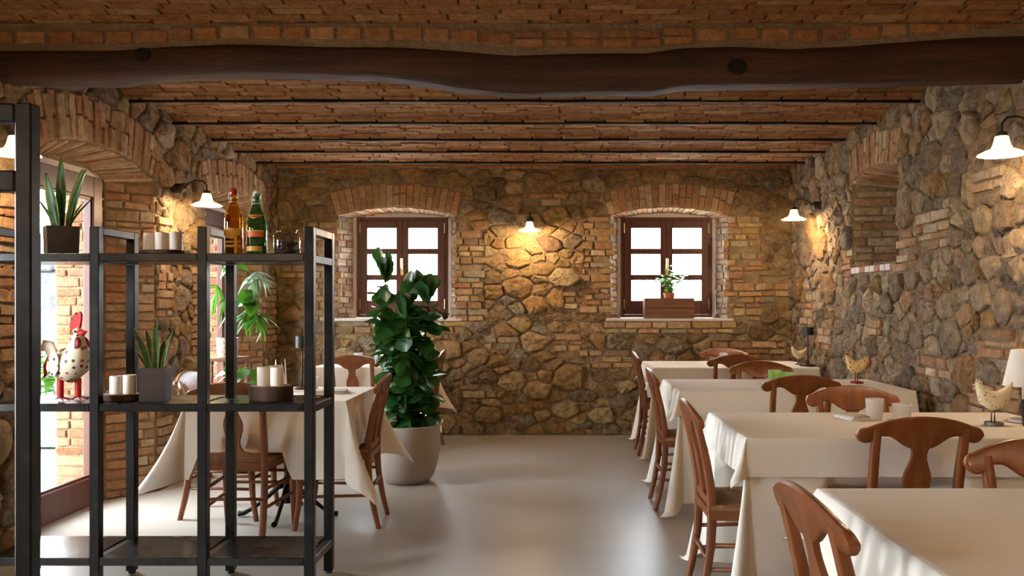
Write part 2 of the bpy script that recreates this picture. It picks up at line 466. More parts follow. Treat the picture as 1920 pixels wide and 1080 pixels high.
def brick_quad(q3, N, h, inset=0.004):
    """a brick face: four 3D corners on the mortar bed, pushed out by h along N with worn edges"""
    q3 = [Vector(p) for p in q3]; N = Vector(N)
    c = sum(q3, Vector()) / 4
    def ins(p, k):
        d = c - p
        return p + d * min(0.3, k / max(d.length, 1e-4))
    h2 = [h * rng.uniform(0.8, 1.15) for _ in range(4)]
    e1 = [rng.uniform(0.6, 1.6) * inset for _ in range(4)]
    vs = [tuple(ins(p, e) - N * 0.012) for p, e in zip(q3, e1)]
    vs += [tuple(ins(p, e) + N * k * 0.72) for p, e, k in zip(q3, e1, h2)]
    vs += [tuple(ins(p, e + 0.007) + N * k) for p, e, k in zip(q3, e1, h2)]
    fs = []
    flip = (q3[1] - q3[0]).cross(q3[3] - q3[0]).dot(N) < 0
    for k in (0, 1):
        for j in range(4):
            f = (k * 4 + j, k * 4 + (j + 1) % 4, k * 4 + 4 + (j + 1) % 4, k * 4 + 4 + j)
            fs.append(f[::-1] if flip else f)
    f = (8, 9, 10, 11); fs.append(f[::-1] if flip else f)
    return vs, fs

def clip_half(poly, nx, ny, c):
    """keep the side nx*x + ny*y <= c"""
    out = []
    for i in range(len(poly)):
        a, b = poly[i], poly[(i + 1) % len(poly)]
        da = nx * a[0] + ny * a[1] - c; db = nx * b[0] + ny * b[1] - c
        if da <= 0: out.append(a)
        if (da < 0) != (db < 0) and da != db:
            t = da / (da - db); out.append((a[0] + (b[0] - a[0]) * t, a[1] + (b[1] - a[1]) * t))
    return out

def area2(p):
    return abs(sum(p[i][0] * p[(i + 1) % len(p)][1] - p[(i + 1) % len(p)][0] * p[i][1] for i in range(len(p)))) / 2 if len(p) > 2 else 0

def keep_out(poly, zone):
    """clip a convex cell so that it stays outside a convex zone (counter-clockwise corners)"""
    best = None
    n = len(zone)
    for i in range(n):
        a, b = zone[i], zone[(i + 1) % n]
        ex, ey = b[0] - a[0], b[1] - a[1]
        L = math.hypot(ex, ey)
        if L < 1e-6: continue
        nx, ny = ey / L, -ex / L            # outward normal
        c = nx * a[0] + ny * a[1]
        if all(nx * p[0] + ny * p[1] >= c - 1e-9 for p in poly): return poly
        k = clip_half(poly, -nx, -ny, -c)
        ar = area2(k)
        if best is None or ar > best[0]: best = (ar, k)
    return best[1]

def rubble(u0, u1, v0, v1, P, mas, pal, zones, hmax=0.04, sizes=((0.14, 14), (0.10, 60), (0.07, 330), (0.045, 2200)), stretch=1.3):
    """random rubble: dart-thrown stones of mixed size, cells of their power diagram"""
    S = stretch
    pts = []
    cell = {}
    R = 0.16
    def near(x, y, rad):
        k = int(math.ceil(rad / R)); i0, j0 = int(math.floor(x / R)), int(math.floor(y / R))
        for i in range(i0 - k, i0 + k + 1):
            for j in range(j0 - k, j0 + k + 1):
                for q in cell.get((i, j), ()): yield q
    def in_zone(u, v):
        for z in zones:
            if all((z[(i + 1) % len(z)][0] - z[i][0]) * (v - z[i][1]) - (z[(i + 1) % len(z)][1] - z[i][1]) * (u - z[i][0]) >= 0 for i in range(len(z))): return True
        return False
    A = (u1 - u0) * (v1 - v0) / 13.0
    for r, tries in sizes:
        for _ in range(int(tries * A * 2.2)):
            rr = r * rng.uniform(0.8, 1.15)
            x, y = rng.uniform(u0 / S, u1 / S), rng.uniform(v0, v1)
            if in_zone(x * S, y): continue
            if any((q[0] - x) ** 2 + (q[1] - y) ** 2 < ((q[2] + rr) * 0.86) ** 2 for q in near(x, y, 0.34)): continue
            q = (x, y, rr); pts.append(q); cell.setdefault((int(math.floor(x / R)), int(math.floor(y / R))), []).append(q)
    for x, y, r in pts:
        e = r * 2.0
        poly = [(max(u0 / S, x - e), max(v0, y - e)), (min(u1 / S, x + e), max(v0, y - e)), (min(u1 / S, x + e), min(v1, y + e)), (max(u0 / S, x - e), min(v1, y + e))]
        for q in near(x, y, 0.62):
            if q[0] == x and q[1] == y: continue
            dx, dy = q[0] - x, q[1] - y
            c = (q[0] ** 2 + q[1] ** 2 - x * x - y * y - q[2] ** 2 + r * r) / 2
            poly = clip_half(poly, dx, dy, c)
            if len(poly) < 3: break
        if len(poly) < 3: continue
        poly = [(p[0] * S, p[1]) for p in poly]
        for z in zones:
            poly = keep_out(poly, z)
            if len(poly) < 3: break
        if area2(poly) < 0.0016: continue
        # merge corners that nearly coincide
        q = []
        for p in poly:
            if not q or math.hypot(p[0] - q[-1][0], p[1] - q[-1][1]) > 0.012: q.append(p)
        if len(q) > 2 and math.hypot(q[0][0] - q[-1][0], q[0][1] - q[-1][1]) < 0.012: q.pop()
        if len(q) < 3: continue
        a = area2(q)
        vs, fs = stone_piece(q, P, hmax * min(1.25, 0.5 + a * 18))
        mas.add('stone', vs, fs, jitter(rng.choice(pal), 0.16))

def brick_rows(u0, u1, v0, v1, P, mas, course=0.062, length=0.23, h=0.014, ragged=0.0, pal=BRICKS, skip=0.0):
    n = max(1, round((v1 - v0) / course)); c = (v1 - v0) / n
    vv = [v0] + [v0 + i * c + rng.uniform(-0.2, 0.2) * c for i in range(1, n)] + [v1]
    for i in range(n):
        va, vb = vv[i] + 0.005, vv[i + 1] - 0.005
        e0 = u0 - rng.uniform(0, ragged); e1 = u1 + rng.uniform(0, ragged)
        u = e0 - rng.uniform(0.0, length * 0.6)
        while u < e1 - 0.02:
            L = length * rng.uniform(0.55, 1.25)
            a, b = max(u, e0), min(u + L, e1)
            if e1 - b < 0.06: b = e1
            if b - a > 0.03 and rng.random() > skip:
                j = lambda: rng.uniform(-0.005, 0.005)
                q = [P(a + 0.004, va + j()), P(b - 0.004, va + j()), P(b - 0.004, vb + j()), P(a + 0.004, vb + j())]
                vs, fs = brick_quad(q, P.N, h * rng.uniform(0.6, 1.35))
                mas.add('brick', vs, fs, jitter(rng.choice(pal), 0.14))
            if b >= e1: break
            u += L

class Arc:
    """segmental arch: half span a, springing height, rise"""
    def __init__(s, c, a, spring, rise):
        s.c, s.a, s.spring, s.rise = c, a, spring, rise
        s.R = (a * a + rise * rise) / (2 * rise); s.z0 = spring + rise - s.R; s.th = math.asin(a / s.R)
    def z(s, u): return s.z0 + math.sqrt(max(0, s.R ** 2 - (u - s.c) ** 2))
    def pt(s, t, dr=0.0):
        th = -s.th + 2 * s.th * t
        return (s.c + (s.R + dr) * math.sin(th), s.z0 + (s.R + dr) * math.cos(th))
    def zone(s, thick):
        out = [s.pt(1 - i / 8, thick) for i in range(9)]
        return [(s.pt(0)[0], s.pt(0)[1] - 0.002), (s.pt(1)[0], s.pt(1)[1] - 0.002)] + out

def voussoirs(arc, thick, P, mas, w=0.06, h=0.016, double=True):
    n = round(2 * arc.th * arc.R / w)
    for i in range(n):
        t0, t1 = i / n, (i + 1) / n
        th = thick * rng.uniform(0.94, 1.04)
        cuts = [0, th] if (not double or rng.random() < 0.6) else [0, th * rng.uniform(0.4, 0.6), th]
        for a, b in zip(cuts, cuts[1:]):
            q = [P(*arc.pt(t0, a + 0.002)), P(*arc.pt(t1, a + 0.002)), P(*arc.pt(t1, b - 0.002)), P(*arc.pt(t0, b - 0.002))]
            vs, fs = brick_quad(q, P.N, h * rng.uniform(0.5, 1.4), 0.004)
            mas.add('brick', vs, fs, jitter(rng.choice(BRICKS), 0.14))

def base_wall(P, u0, u1, v1, openings, name, parent=None, v0=0.0):
    """mortar bed of a wall with arched holes"""
    b = MB()
    us = {u0, u1}
    k = u0
    while k < u1: us.add(round(k, 3)); k += 0.25
    for o in openings:
        for i in range(17): us.add(round(o.c - o.a + 2 * o.a * i / 16, 5))
    us = sorted(us)
    def quad(a, b_, za, zb, wa, wb):
        q = [b.vert(P(a, za)), b.vert(P(b_, zb)), b.vert(P(b_, wb)), b.vert(P(a, wa))]
        b.face(q[::-1] if P.flip else q)
    for a, c in zip(us, us[1:]):
        mid = (a + c) / 2
        o = next((o for o in openings if abs(mid - o.c) < o.a), None)
        if o is None: quad(a, c, v0, v0, v1, v1)
        else:
            if o.bottom > v0: quad(a, c, v0, v0, o.bottom, o.bottom)
            quad(a, c, o.z(a), o.z(c), v1, v1)
    w = b.build(name, M['mortar'], parent)
    w['kind'] = 'structure'
    return w

def ruled_soffit(arcA, PA, arcB, PB, N_up, wall, mas, n_bricks, h=0.012):
    """underside of an arch between two planes, laid with bricks running into the wall"""
    b = MB(); n = 16
    A = [b.vert(PA(*arcA.pt(i / n))) for i in range(n + 1)]
    B = [b.vert(PB(*arcB.pt(i / n))) for i in range(n + 1)]
    for i in range(n): b.face((A[i], A[i + 1], B[i + 1], B[i]))
    b.build('arch_soffit', M['mortar'], wall)
    for i in range(n_bricks):
        t0, t1 = (i + 0.06) / n_bricks, (i + 0.94) / n_bricks
        q = [PA(*arcA.pt(t0)), PA(*arcA.pt(t1)), PB(*arcB.pt(t1)), PB(*arcB.pt(t0))]
        nn = (Vector(q[1]) - Vector(q[0])).cross(Vector(q[3]) - Vector(q[0])).normalized()
        if nn.z > 0: nn = -nn
        vs, fs = brick_quad(q, nn, h * rng.uniform(0.5, 1.4), 0.003)
        mas.add('brick', vs, fs, jitter(rng.choice(BRICKS), 0.14))

def jamb(p0, p1, z0, z1, side, wall, mas, z1b=None, bricks=True, length=0.23, pal=BRICKS):
    """vertical reveal from plan point p0 (room side) to p1; side gives the facing normal"""
    z1b = z1 if z1b is None else z1b
    d = Vector((p1[0] - p0[0], p1[1] - p0[1], 0)); L = d.length; d /= L
    N = Vector((0, 0, 1)).cross(d)
    if N.dot(Vector((*side, 0))) < 0: N = -N
    P = Plane((p0[0], p0[1], 0), d, (0, 0, 1), N)
    b = MB()
    b.add([P(0, z0), P(L, z0), P(L, z1b), P(0, z1)], [(0, 1, 2, 3)])
    b.build('reveal', M['mortar'], wall)
    if bricks: brick_rows(0.0, L, z0, min(z1, z1b), P, mas, length=length, h=0.012, pal=pal)

# ------------------------------------------------------------------ floor
b = MB(); b.box(XL - 0.56, XR, YB, D, -0.08, 0.0)
tag(b.build('floor', M['floor']), kind='structure')

# ------------------------------------------------------------------ back wall with two deep windows
PBk = Plane((0, D, 0), (1, 0, 0), (0, 0, 1), (0, -1, 0))
PBw = Plane((0, D + 0.24, 0), (1, 0, 0), (0, 0, 1), (0, -1, 0))
SILL = 1.15
WIN = [(-1.56, -1.545), (1.126, 1.135)]
arcs = []
for c, c2 in WIN:
    a = Arc(c, 0.592, 2.169, 0.08); a.bottom = SILL - 0.03; arcs.append(a)
wall_back = base_wall(PBk, XL, XR, 2.75, arcs, 'wall_back')
mb_ = Masonry(wall_back)
zones = []
for a, (c, c2) in zip(arcs, WIN):
    zones += [a.zone(0.235), [(c - a.a, SILL - 0.03), (c + a.a, SILL - 0.03), (c + a.a, a.spring), (c - a.a, a.spring)]]
    voussoirs(a, 0.235, PBk, mb_, w=0.062)
    inner = Arc(c2, 0.50, 2.165, 0.055)
    ruled_soffit(a, PBk, inner, PBw, None, wall_back, mb_, 22)
    for s in (-1, 1):
        jamb((c + s * a.a, D), (c2 + s * 0.50, D + 0.24), SILL - 0.03, a.spring, (-s, -0.3), wall_back, mb_, inner.spring, length=0.2,
             pal=[srgb(176, 150, 128), srgb(160, 128, 104), srgb(186, 164, 144), srgb(150, 130, 116)])
# courses of brick worked into the rubble beside the windows and here and there
def zone_rect(u0, u1, v0, v1): return [(u0, v0), (u1, v0), (u1, v1), (u0, v1)]
bz = [(-2.42, -2.152, 1.12, 2.1), (-0.968, -0.70, 1.12, 2.0), (0.30, 0.534, 1.2, 2.15), (1.718, 2.02, 1.12, 2.16),
      (-2.15, -0.9, 1.0, 1.12), (0.53, 1.74, 1.0, 1.12), (-0.66, -0.40, 0.85, 0.97), (0.02, 0.25, 0.82, 1.0), (0.3, 0.75, 0.66, 0.84),
      (1.55, 2.28, 0.62, 0.92), (-0.9, -0.62, 0.36, 0.5), (2.04, 2.3, 1.3, 1.62), (-0.30, 0.06, 2.26, 2.38), (-2.72, -2.46, 1.55, 1.8), (0.1, 0.28, 1.24, 1.42)]
for i, (u0, u1, v0, v1) in enumerate(bz):
    zones.append(zone_rect(u0, u1, v0, v1))
    brick_rows(u0, u1, v0, v1, PBk, mb_, length=0.24 if i > 3 else 0.19, ragged=0.07, h=0.02, skip=0.12, pal=BRICKS + STONES['warm'])
rubble(XL, XR, 0.0, 2.66, PBk, mb_, STONES['warm'], zones, hmax=0.054, stretch=1.5, sizes=((0.12, 9), (0.088, 60), (0.062, 420), (0.042, 2600)))
mb_.finish()

def window(n, c):
    w = thing('window_%d' % n, None, None, (c, D + 0.27, SILL)); w['kind'] = 'structure'
    W, H = 0.93, 1.02; y0, y1 = -0.025, 0.03
    b = MB(); fw = 0.045
    b.rbox(-W / 2, -W / 2 + fw, y0, y1, 0, H); b.rbox(W / 2 - fw, W / 2, y0, y1, 0, H)
    b.rbox(-W / 2 + fw, W / 2 - fw, y0, y1, H - fw, H); b.rbox(-W / 2 + fw, W / 2 - fw, y0, y1, 0, fw)
    b.build('window_frame', M['winwood'], w)
    b = MB()
    b.box(-0.62, -W / 2, y0 - 0.004, y1, -0.05, H + 0.25); b.box(W / 2, 0.62, y0 - 0.004, y1, -0.05, H + 0.25); b.box(-W / 2, W / 2, y0 - 0.004, y1, H, H + 0.25)
    b.build('plaster_surround', M['plaster'], w)
    rows = [(0.175, 0.382), (0.439, 0.646), (0.703, 0.910)]
    for s in (-1, 1):
        x0, x1 = sorted((0.0, s * (W / 2 - fw + 0.012)))
        p0, p1 = sorted((s * 0.062, s * 0.355))
        b = MB(); ya, yb = -0.035, 0.015; zb, zt = fw - 0.012, H - fw + 0.012
        b.rbox(x0, p0, ya, yb, zb, zt); b.rbox(p1, x1, ya, yb, zb, zt)
        b.rbox(p0, p1, ya, yb, zb, rows[0][0]); b.rbox(p0, p1, ya, yb, rows[2][1], zt)
        b.rbox(p0, p1, ya + 0.006, yb - 0.006, rows[0][1], rows[1][0]); b.rbox(p0, p1, ya + 0.006, yb - 0.006, rows[1][1], rows[2][0])
        sash = b.build('sash', M['winwood'], w)
        for z0, z1 in rows:
            g = MB(); g.box(p0 - 0.005, p1 + 0.005, -0.012, -0.008, z0 - 0.005, z1 + 0.005); g.build('pane', M['pane'], sash)
        for z in (0.09, 0.86):
            h = MB(); h.lathe([(0.007, 0), (0.007, 0.10)], 8, (s * (W / 2 - fw + 0.01), -0.034, z)); h.build('hinge', M['brass'], sash)
    h = MB(); h.rbox(-0.016, 0.016, -0.048, -0.035, 0.43, 0.55)
    h.tube([(0, -0.046, 0.48), (0, -0.075, 0.48), (0, -0.085, 0.50), (0, -0.085, 0.60)], [0.008, 0.008, 0.01, 0.012], 8)
    h.build('window_handle', M['brass'], w)
    b = MB(); b.rbox(-0.63, 0.63, -0.29, -0.03, -0.03, 0.0, 0.006)
    b.build('window_sill', M['plaster'], w)
for i, (c, c2) in enumerate(WIN): window(i + 1, c2)

# ------------------------------------------------------------------ right wall with a deep niche
PR = Plane((XR, 0, 0), (0, 1, 0), (0, 0, 1), (-1, 0, 0))
nic = Arc(6.245, 0.445, 2.24, 0.06); nic.bottom = 1.56
wall_right = base_wall(PR, YB, D, 2.75, [nic], 'wall_right')
mr = Masonry(wall_right)
voussoirs(nic, 0.245, PR, mr, w=0.058)
ND = 0.46
nicB = Arc(6.2, 0.36, 2.17, 0.05); PRb = Plane((XR + ND, 0, 0), (0, 1, 0), (0, 0, 1), (-1, 0, 0))
ruled_soffit(nic, PR, nicB, PRb, None, wall_right, mr, 15)
jamb((XR, 6.69), (XR + ND, 6.56), 1.56, 2.24, (-0.2, -1), wall_right, mr, 2.17, length=0.3, pal=[srgb(206, 182, 144), srgb(196, 168, 126), srgb(180, 140, 100), srgb(200, 188, 164)])
jamb((XR, 5.80), (XR + ND, 5.84), 1.56, 2.24, (-0.2, 1), wall_right, mr, 2.17)
b = MB(); b.add([PRb(5.8, 1.5), PRb(6.6, 1.5), PRb(6.6, 2.3), PRb(5.8, 2.3)], [(3, 2, 1, 0)]); b.build('niche_back', M['mortar'], wall_right)
brick_rows(5.84, 6.56, 1.56, 2.2, PRb, mr)
b = MB(); b.box(XR + 0.01, XR + ND, 5.78, 6.70, 1.50, 1.56); b.build('niche_floor', M['mortar'], wall_right)
for i in range(9):
    y0 = 5.81 + i * 0.098
    q = [PR(y0, 1.523), PR(y0 + 0.088, 1.523), PR(y0 + 0.088, 1.572), PR(y0, 1.572)]
    b = MB(); b.rbox(XR - 0.022, XR + 0.05, y0, y0 + 0.088, 1.525, 1.572, 0.004)
    b.build('tile', M['plaster'] if i % 3 else M['terracotta'], wall_right)
zones = [nic.zone(0.245), zone_rect(5.80, 6.69, 1.52, 2.24)]
bzr = [(6.70, 6.84, 1.5, 1.72), (5.52, 5.79, 1.5, 1.78), (5.05, 5.45, 1.62, 1.86), (4.3, 4.62, 1.0, 1.16), (5.05, 5.45, 0.84, 0.97), (4.28, 4.75, 0.62, 0.86),
       (7.2, 7.5, 0.9, 1.08), (7.75, 8.1, 1.1, 1.3), (6.1, 6.3, 1.06, 1.18), (7.6, 8.35, 0.6, 0.74), (3.2, 3.6, 1.1, 1.3), (4.45, 4.75, 1.9, 2.02)]
for u0, u1, v0, v1 in bzr:
    zones.append(zone_rect(u0, u1, v0, v1)); brick_rows(u0, u1, v0, v1, PR, mr, ragged=0.06, h=0.022, skip=0.1, pal=BRICKS + STONES['grey'][:3])
rubble(YB, D, 0.0, 2.66, PR, mr, STONES['grey'], zones, hmax=0.05, stretch=1.15)
mr.finish()

# ------------------------------------------------------------------ left wall: an arcade of glazed doors
PL = Plane((XL, 0, 0), (0, 1, 0), (0, 0, 1), (1, 0, 0))
XD = -2.97
PLd = Plane((XD, 0, 0), (0, 1, 0), (0, 0, 1), (1, 0, 0))
DOORS = [0.835, 3.01, 5.185, 7.36]
larcs = []
for c in DOORS:
    a = Arc(c, 0.685, 2.14, 0.105); a.bottom = 0.0; larcs.append(a)
wall_left = base_wall(PL, YB, D, 2.75, larcs, 'wall_left')
ml = Masonry(wall_left)
zones = []
for a in larcs:
    c = a.c; seen = c > 4
    zones += [a.zone(0.27), zone_rect(c - a.a, c + a.a, -0.1, a.spring)]
    voussoirs(a, 0.27, PL, ml, w=0.058, h=0.02)
    inner = Arc(c, 0.435, 2.10, 0.09)
    ruled_soffit(a, PL, inner, PLd, None, wall_left, ml, 24)
    for s in (-1, 1):
        jamb((XL, c + s * a.a), (XD, c + s * 0.435), 0, a.spring, (0.3, -s), wall_left, ml, inner.spring, bricks=seen or s > 0, length=0.2)
        jamb((XD - 0.02, c + s * 0.44), (-3.29, c + s * 0.44), -0.02, 2.2, (0, -s), wall_left, ml, bricks=seen and s > 0, length=0.16,
             pal=[srgb(150, 104, 74), srgb(136, 92, 66), srgb(160, 118, 88), srgb(142, 108, 84)])
    b = MB(); b.box(-3.29, XD, c - 0.46, c + 0.46, 2.15, 2.35); b.build('lintel', M['mortar'], wall_left)
bzl = [(5.90, 6.12, 0.0, 0.5), (5.90, 6.1, 1.2, 1.9), (6.45, 6.66, 0.9, 1.7), (8.06, 8.36, 0.8, 1.5), (4.2, 4.45, 1.0, 1.9), (3.9, 4.3, 1.3, 1.5), (6.2, 6.45, 0.2, 0.4)]
for u0, u1, v0, v1 in bzl:
    zones.append(zone_rect(u0, u1, v0, v1)); brick_rows(u0, u1, v0, v1, PL, ml, ragged=0.03, h=0.022, skip=0.06)
rubble(YB, D, 0.0, 2.66, PL, ml, STONES['warm'] + STONES['grey'], zones, hmax=0.06, stretch=1.15)
ml.finish()

def glazed_door(n, c):
    d = thing('door_%d' % n, None, None, (XD - 0.035, c, 0)); d['kind'] = 'structure'
    hw = 0.46
    for s in (-1, 1):
        b = MB(); y0, y1 = sorted((s * hw, s * 0.315)); b.rbox(-0.035, 0.035, y0, y1, 0.0, 2.11); b.build('door_post', M['winwood'], d)
    b = MB(); b.rbox(-0.034, 0.036, -0.315, 0.315, 1.975, 2.11); b.build('door_lintel', M['winwood'], d)
    b = MB(); b.rbox(-0.034, 0.04, -0.315, 0.315, 0.0, 0.18); b.build('door_rail', M['winwood'], d)
    b = MB(); b.box(-0.006, 0.0, -0.32, 0.32, 0.175, 1.98); b.build('pane', M['pane'], d)
    b = MB()
    for y0, y1, z0, z1 in ((-0.315, -0.300, 0.18, 1.975), (0.300, 0.315, 0.18, 1.975), (-0.3, 0.3, 0.18, 0.195), (-0.3, 0.3, 1.96, 1.975)): b.box(0.0, 0.02, y0, y1, z0, z1)
    b.build('glazing_bead', M['winwood'], d)
    b = MB(); b.box(-0.02, 0.02, -0.5, 0.5, 2.11, 2.33); b.build('plaster_panel', M['plaster'], d)
for i, c in enumerate(DOORS): glazed_door(i + 1, c)

# wall behind the camera
PF = Plane((0, YB, 0), (1, 0, 0), (0, 0, 1), (0, 1, 0))
wall_front = base_wall(PF, XL, XR, 2.75, [], 'wall_front')

# ------------------------------------------------------------------ ceiling: shallow brick vaults between dark joists
JOISTS = [YB] + [4.25 - 0.61 * k for k in range(10, 0, -1)] + [4.25, 4.86, 5.47, 6.14, 6.76, 7.30, 7.85, D + 0.06]
b = MB()
RISE = 0.055
vaults = []
for y0, y1 in zip(JOISTS, JOISTS[1:]):
    zz = ZC + (0.045 if y1 <= 4.26 else 0.0)
    vaults.append((Arc((y0 + y1) / 2, (y1 - y0) / 2, zz, RISE)))
for a in vaults:
    n = 8
    L = [b.vert((XL - 0.05, *a.pt(i / n, 0.006))) for i in range(n + 1)]
    R_ = [b.vert((XR + 0.05, *a.pt(i / n, 0.006))) for i in range(n + 1)]
    for i in range(n): b.face((L[i], R_[i], R_[i + 1], L[i + 1]))
ceiling = b.build('ceiling', M['mortar']); ceiling['kind'] = 'structure'
b = MB(); b.box(XL - 0.5, XR + 0.5, YB - 0.1, D + 0.5, 2.76, 2.84); b.build('ceiling_slab', M['mortar'], ceiling)
mc = Masonry(ceiling)
for a in vaults:
    if a.c < 1.0: continue
    n = round(2 * a.th * a.R / 0.05)
    for i in range(n):
        t0, t1 = (i + 0.02) / n, (i + 0.98) / n
        (ya, za), (yb, zb) = a.pt(t0), a.pt(t1)
        N = Vector((0, -(0.5 * (ya + yb) - a.c), -math.sqrt(a.R ** 2 - 0.0))).normalized()
        x = XL - rng.uniform(0, 0.25)
        while x < XR:
            L = 0.275 * rng.uniform(0.8, 1.1)
            x0, x1 = max(x, XL - 0.02), min(x + L, XR + 0.02)
            if x1 - x0 > 0.03:
                j = lambda: rng.uniform(-0.0025, 0.0025)
                q = [(x0 + 0.004, ya + j(), za), (x1 - 0.004, ya + j(), za), (x1 - 0.004, yb + j(), zb), (x0 + 0.004, yb + j(), zb)]
                vs, fs = brick_quad(q, N, 0.008 * rng.uniform(0.4, 1.4), 0.0022)
                mc.add('brick', vs, fs, jitter(rng.choice(VAULT), 0.10))
            x += L
mc.finish()
for y in JOISTS[1:-1]:
    if abs(y - 4.25) < 0.1: continue
    b = MB()
    n = 24
    rr = []
    for i in range(n + 1):
        x = XL + (XR - XL) * i / n
        w, dz = 0.014 + rng.uniform(-0.002, 0.002), rng.uniform(-0.003, 0.003)
        z = ZC + (0.045 if y < 4 else 0)
        rr.append([(x, y - w, z - 0.018 + dz), (x, y + w, z - 0.018 + dz), (x, y + w, z + 0.03), (x, y - w, z + 0.03)])
    b.rings(rr); b.build('joist', M['joist'], ceiling)

# ------------------------------------------------------------------ the crooked log beam and the brick course on it
YBm = 4.25
top = [(0, 90), (215, 90), (280, 85), (430, 79), (600, 81), (750, 82), (850, 87), (960, 95), (1210, 95), (1280, 85), (1370, 82), (1485, 87), (1585, 80), (1660, 72), (1810, 62), (1920, 57), (2000, 55)]
bot = [(0, 153), (200, 157), (250, 149), (350, 144), (425, 141), (550, 142), (700, 146), (800, 157), (850, 167), (960, 178), (1110, 174), (1230, 174), (1280, 164), (1385, 162), (1460, 161), (1660, 157), (1920, 152), (2000, 150)]
b = MB(); rr = []
NB = 110
for i in range(NB + 1):
    x = XL - 0.04 + (XR - XL + 0.08) * i / NB
    p = 1040 + 1600 * x / (YBm - 0.10)
    zt = EYE + (570 - interp(top, p)[0]) * (YBm - 0.10) / 1600
    zb = EYE + (570 - interp(bot, p)[0]) * (YBm - 0.03) / 1600
    cz, hz = (zt + zb) / 2, (zt - zb) / 2
    hy = 0.115 + 0.008 * math.sin(x * 2.3) + 0.004 * math.sin(x * 7)
    ring = []
    for k in range(20):
        th = 2 * PI * k / 20
        cs, sn = math.cos(th), math.sin(th)
        e = 0.62
        j = 1 + 0.012 * math.sin(k * 2.1 + x * 3) + rng.uniform(-0.006, 0.006)
        ring.append((x, YBm - hy * math.copysign(abs(cs) ** e, cs) * j, cz + hz * math.copysign(abs(sn) ** e, sn) * j))
    rr.append(ring)
b.rings(rr)
beam = tag(thing('ceiling_beam', 'thick crooked dark log beam spanning the room under the brick ceiling', 'beam', (0, 0, 0)), kind='structure')
b.build('log', M['oldwood'], beam, smooth=True)
for p, y, r in ((268, 103, 0.034), (1382, 126, 0.04)):
    x = (p - 1040) / 1600 * (YBm - 0.115); z = EYE + (570 - y) * (YBm - 0.115) / 1600
    b = MB()
    prof = [(1.0, 0.0), (0.9, 0.006), (0.6, 0.004), (0.35, 0.008), (0.0, 0.006)]
    b.rings([[(x + r * 1.25 * q * math.cos(2 * PI * k / 14), YBm - 0.121 - h, z + r * q * math.sin(2 * PI * k / 14)) for k in range(14)] for q, h in prof], False, False)
    b.build('knot', M['knot'], beam, smooth=True)

# the bed of mortar and the bricks between beam and ceiling
b = MB(); b.box(XL - 0.02, XR + 0.02, YBm - 0.085, YBm + 0.085, 2.47, 2.66)
wall_course = tag(b.build('wall_course', M['mortar']), kind='structure')
mw = Masonry(wall_course)
x = XL
PC = Plane((0, YBm - 0.085, 0), (1, 0, 0), (0, 0, 1), (0, -1, 0))
while x < XR:
    L = rng.uniform(0.12, 0.17)
    p = 1040 + 1600 * x / (YBm - 0.1)
    zt = EYE + (570 - interp(top, p)[0]) * (YBm - 0.10) / 1600
    z0 = zt + 0.022; z1 = z0 + 0.062
    rows = [(z0, z1)] if not 930 < p < 1260 else [(zt + 0.02, zt + 0.058), (zt + 0.064, zt + 0.10)]
    for z0, z1 in rows:
        if z1 > 2.655: z1 = 2.655
        q = [PC(x + 0.005, z0), PC(x + L - 0.008, z0), PC(x + L - 0.008, z1), PC(x + 0.005, z1)]
        vs, fs = brick_quad(q, PC.N, 0.014 * rng.uniform(0.7, 1.3), 0.004)
        mw.add('brick', vs, fs, jitter(rng.choice(VAULT), 0.18))
    x += L
mw.finish()

# ------------------------------------------------------------------ outside the doors
b = MB(); b.box(-14, XL - 0.56, -6, 20, -0.14, -0.06)
tag(b.build('floor_terrace', M['terrace']), kind='structure')
gw = thing('garden_wall', 'low grey stone garden wall standing outside the glazed door', 'garden wall', (-7.6, 10.6, -0.06))
b = MB(); b.rbox(-3, 3, -0.2, 0.2, 0, 1.75, 0.03); b.build('wall_body', M['outwall'], gw)
for i in range(8):
    b = MB(); b.rbox(-3 + i * 0.75 + 0.01, -2.26 + i * 0.75, -0.24, 0.24, 1.75, 1.83 + 0.02 * (i % 2), 0.02); b.build('coping_stone', M['outwall'], gw)
tr = thing('planter_trough', 'pale green planter trough with a leafy shrub on the terrace', 'planter', (-4.72, 8.1, -0.06))
b = MB(); b.rbox(-0.5, 0.5, -0.2, 0.2, 0.02, 0.42, 0.02); b.rbox(-0.53, 0.53, -0.23, 0.23, 0.38, 0.45, 0.01); b.build('trough', M['palegreen'], tr)

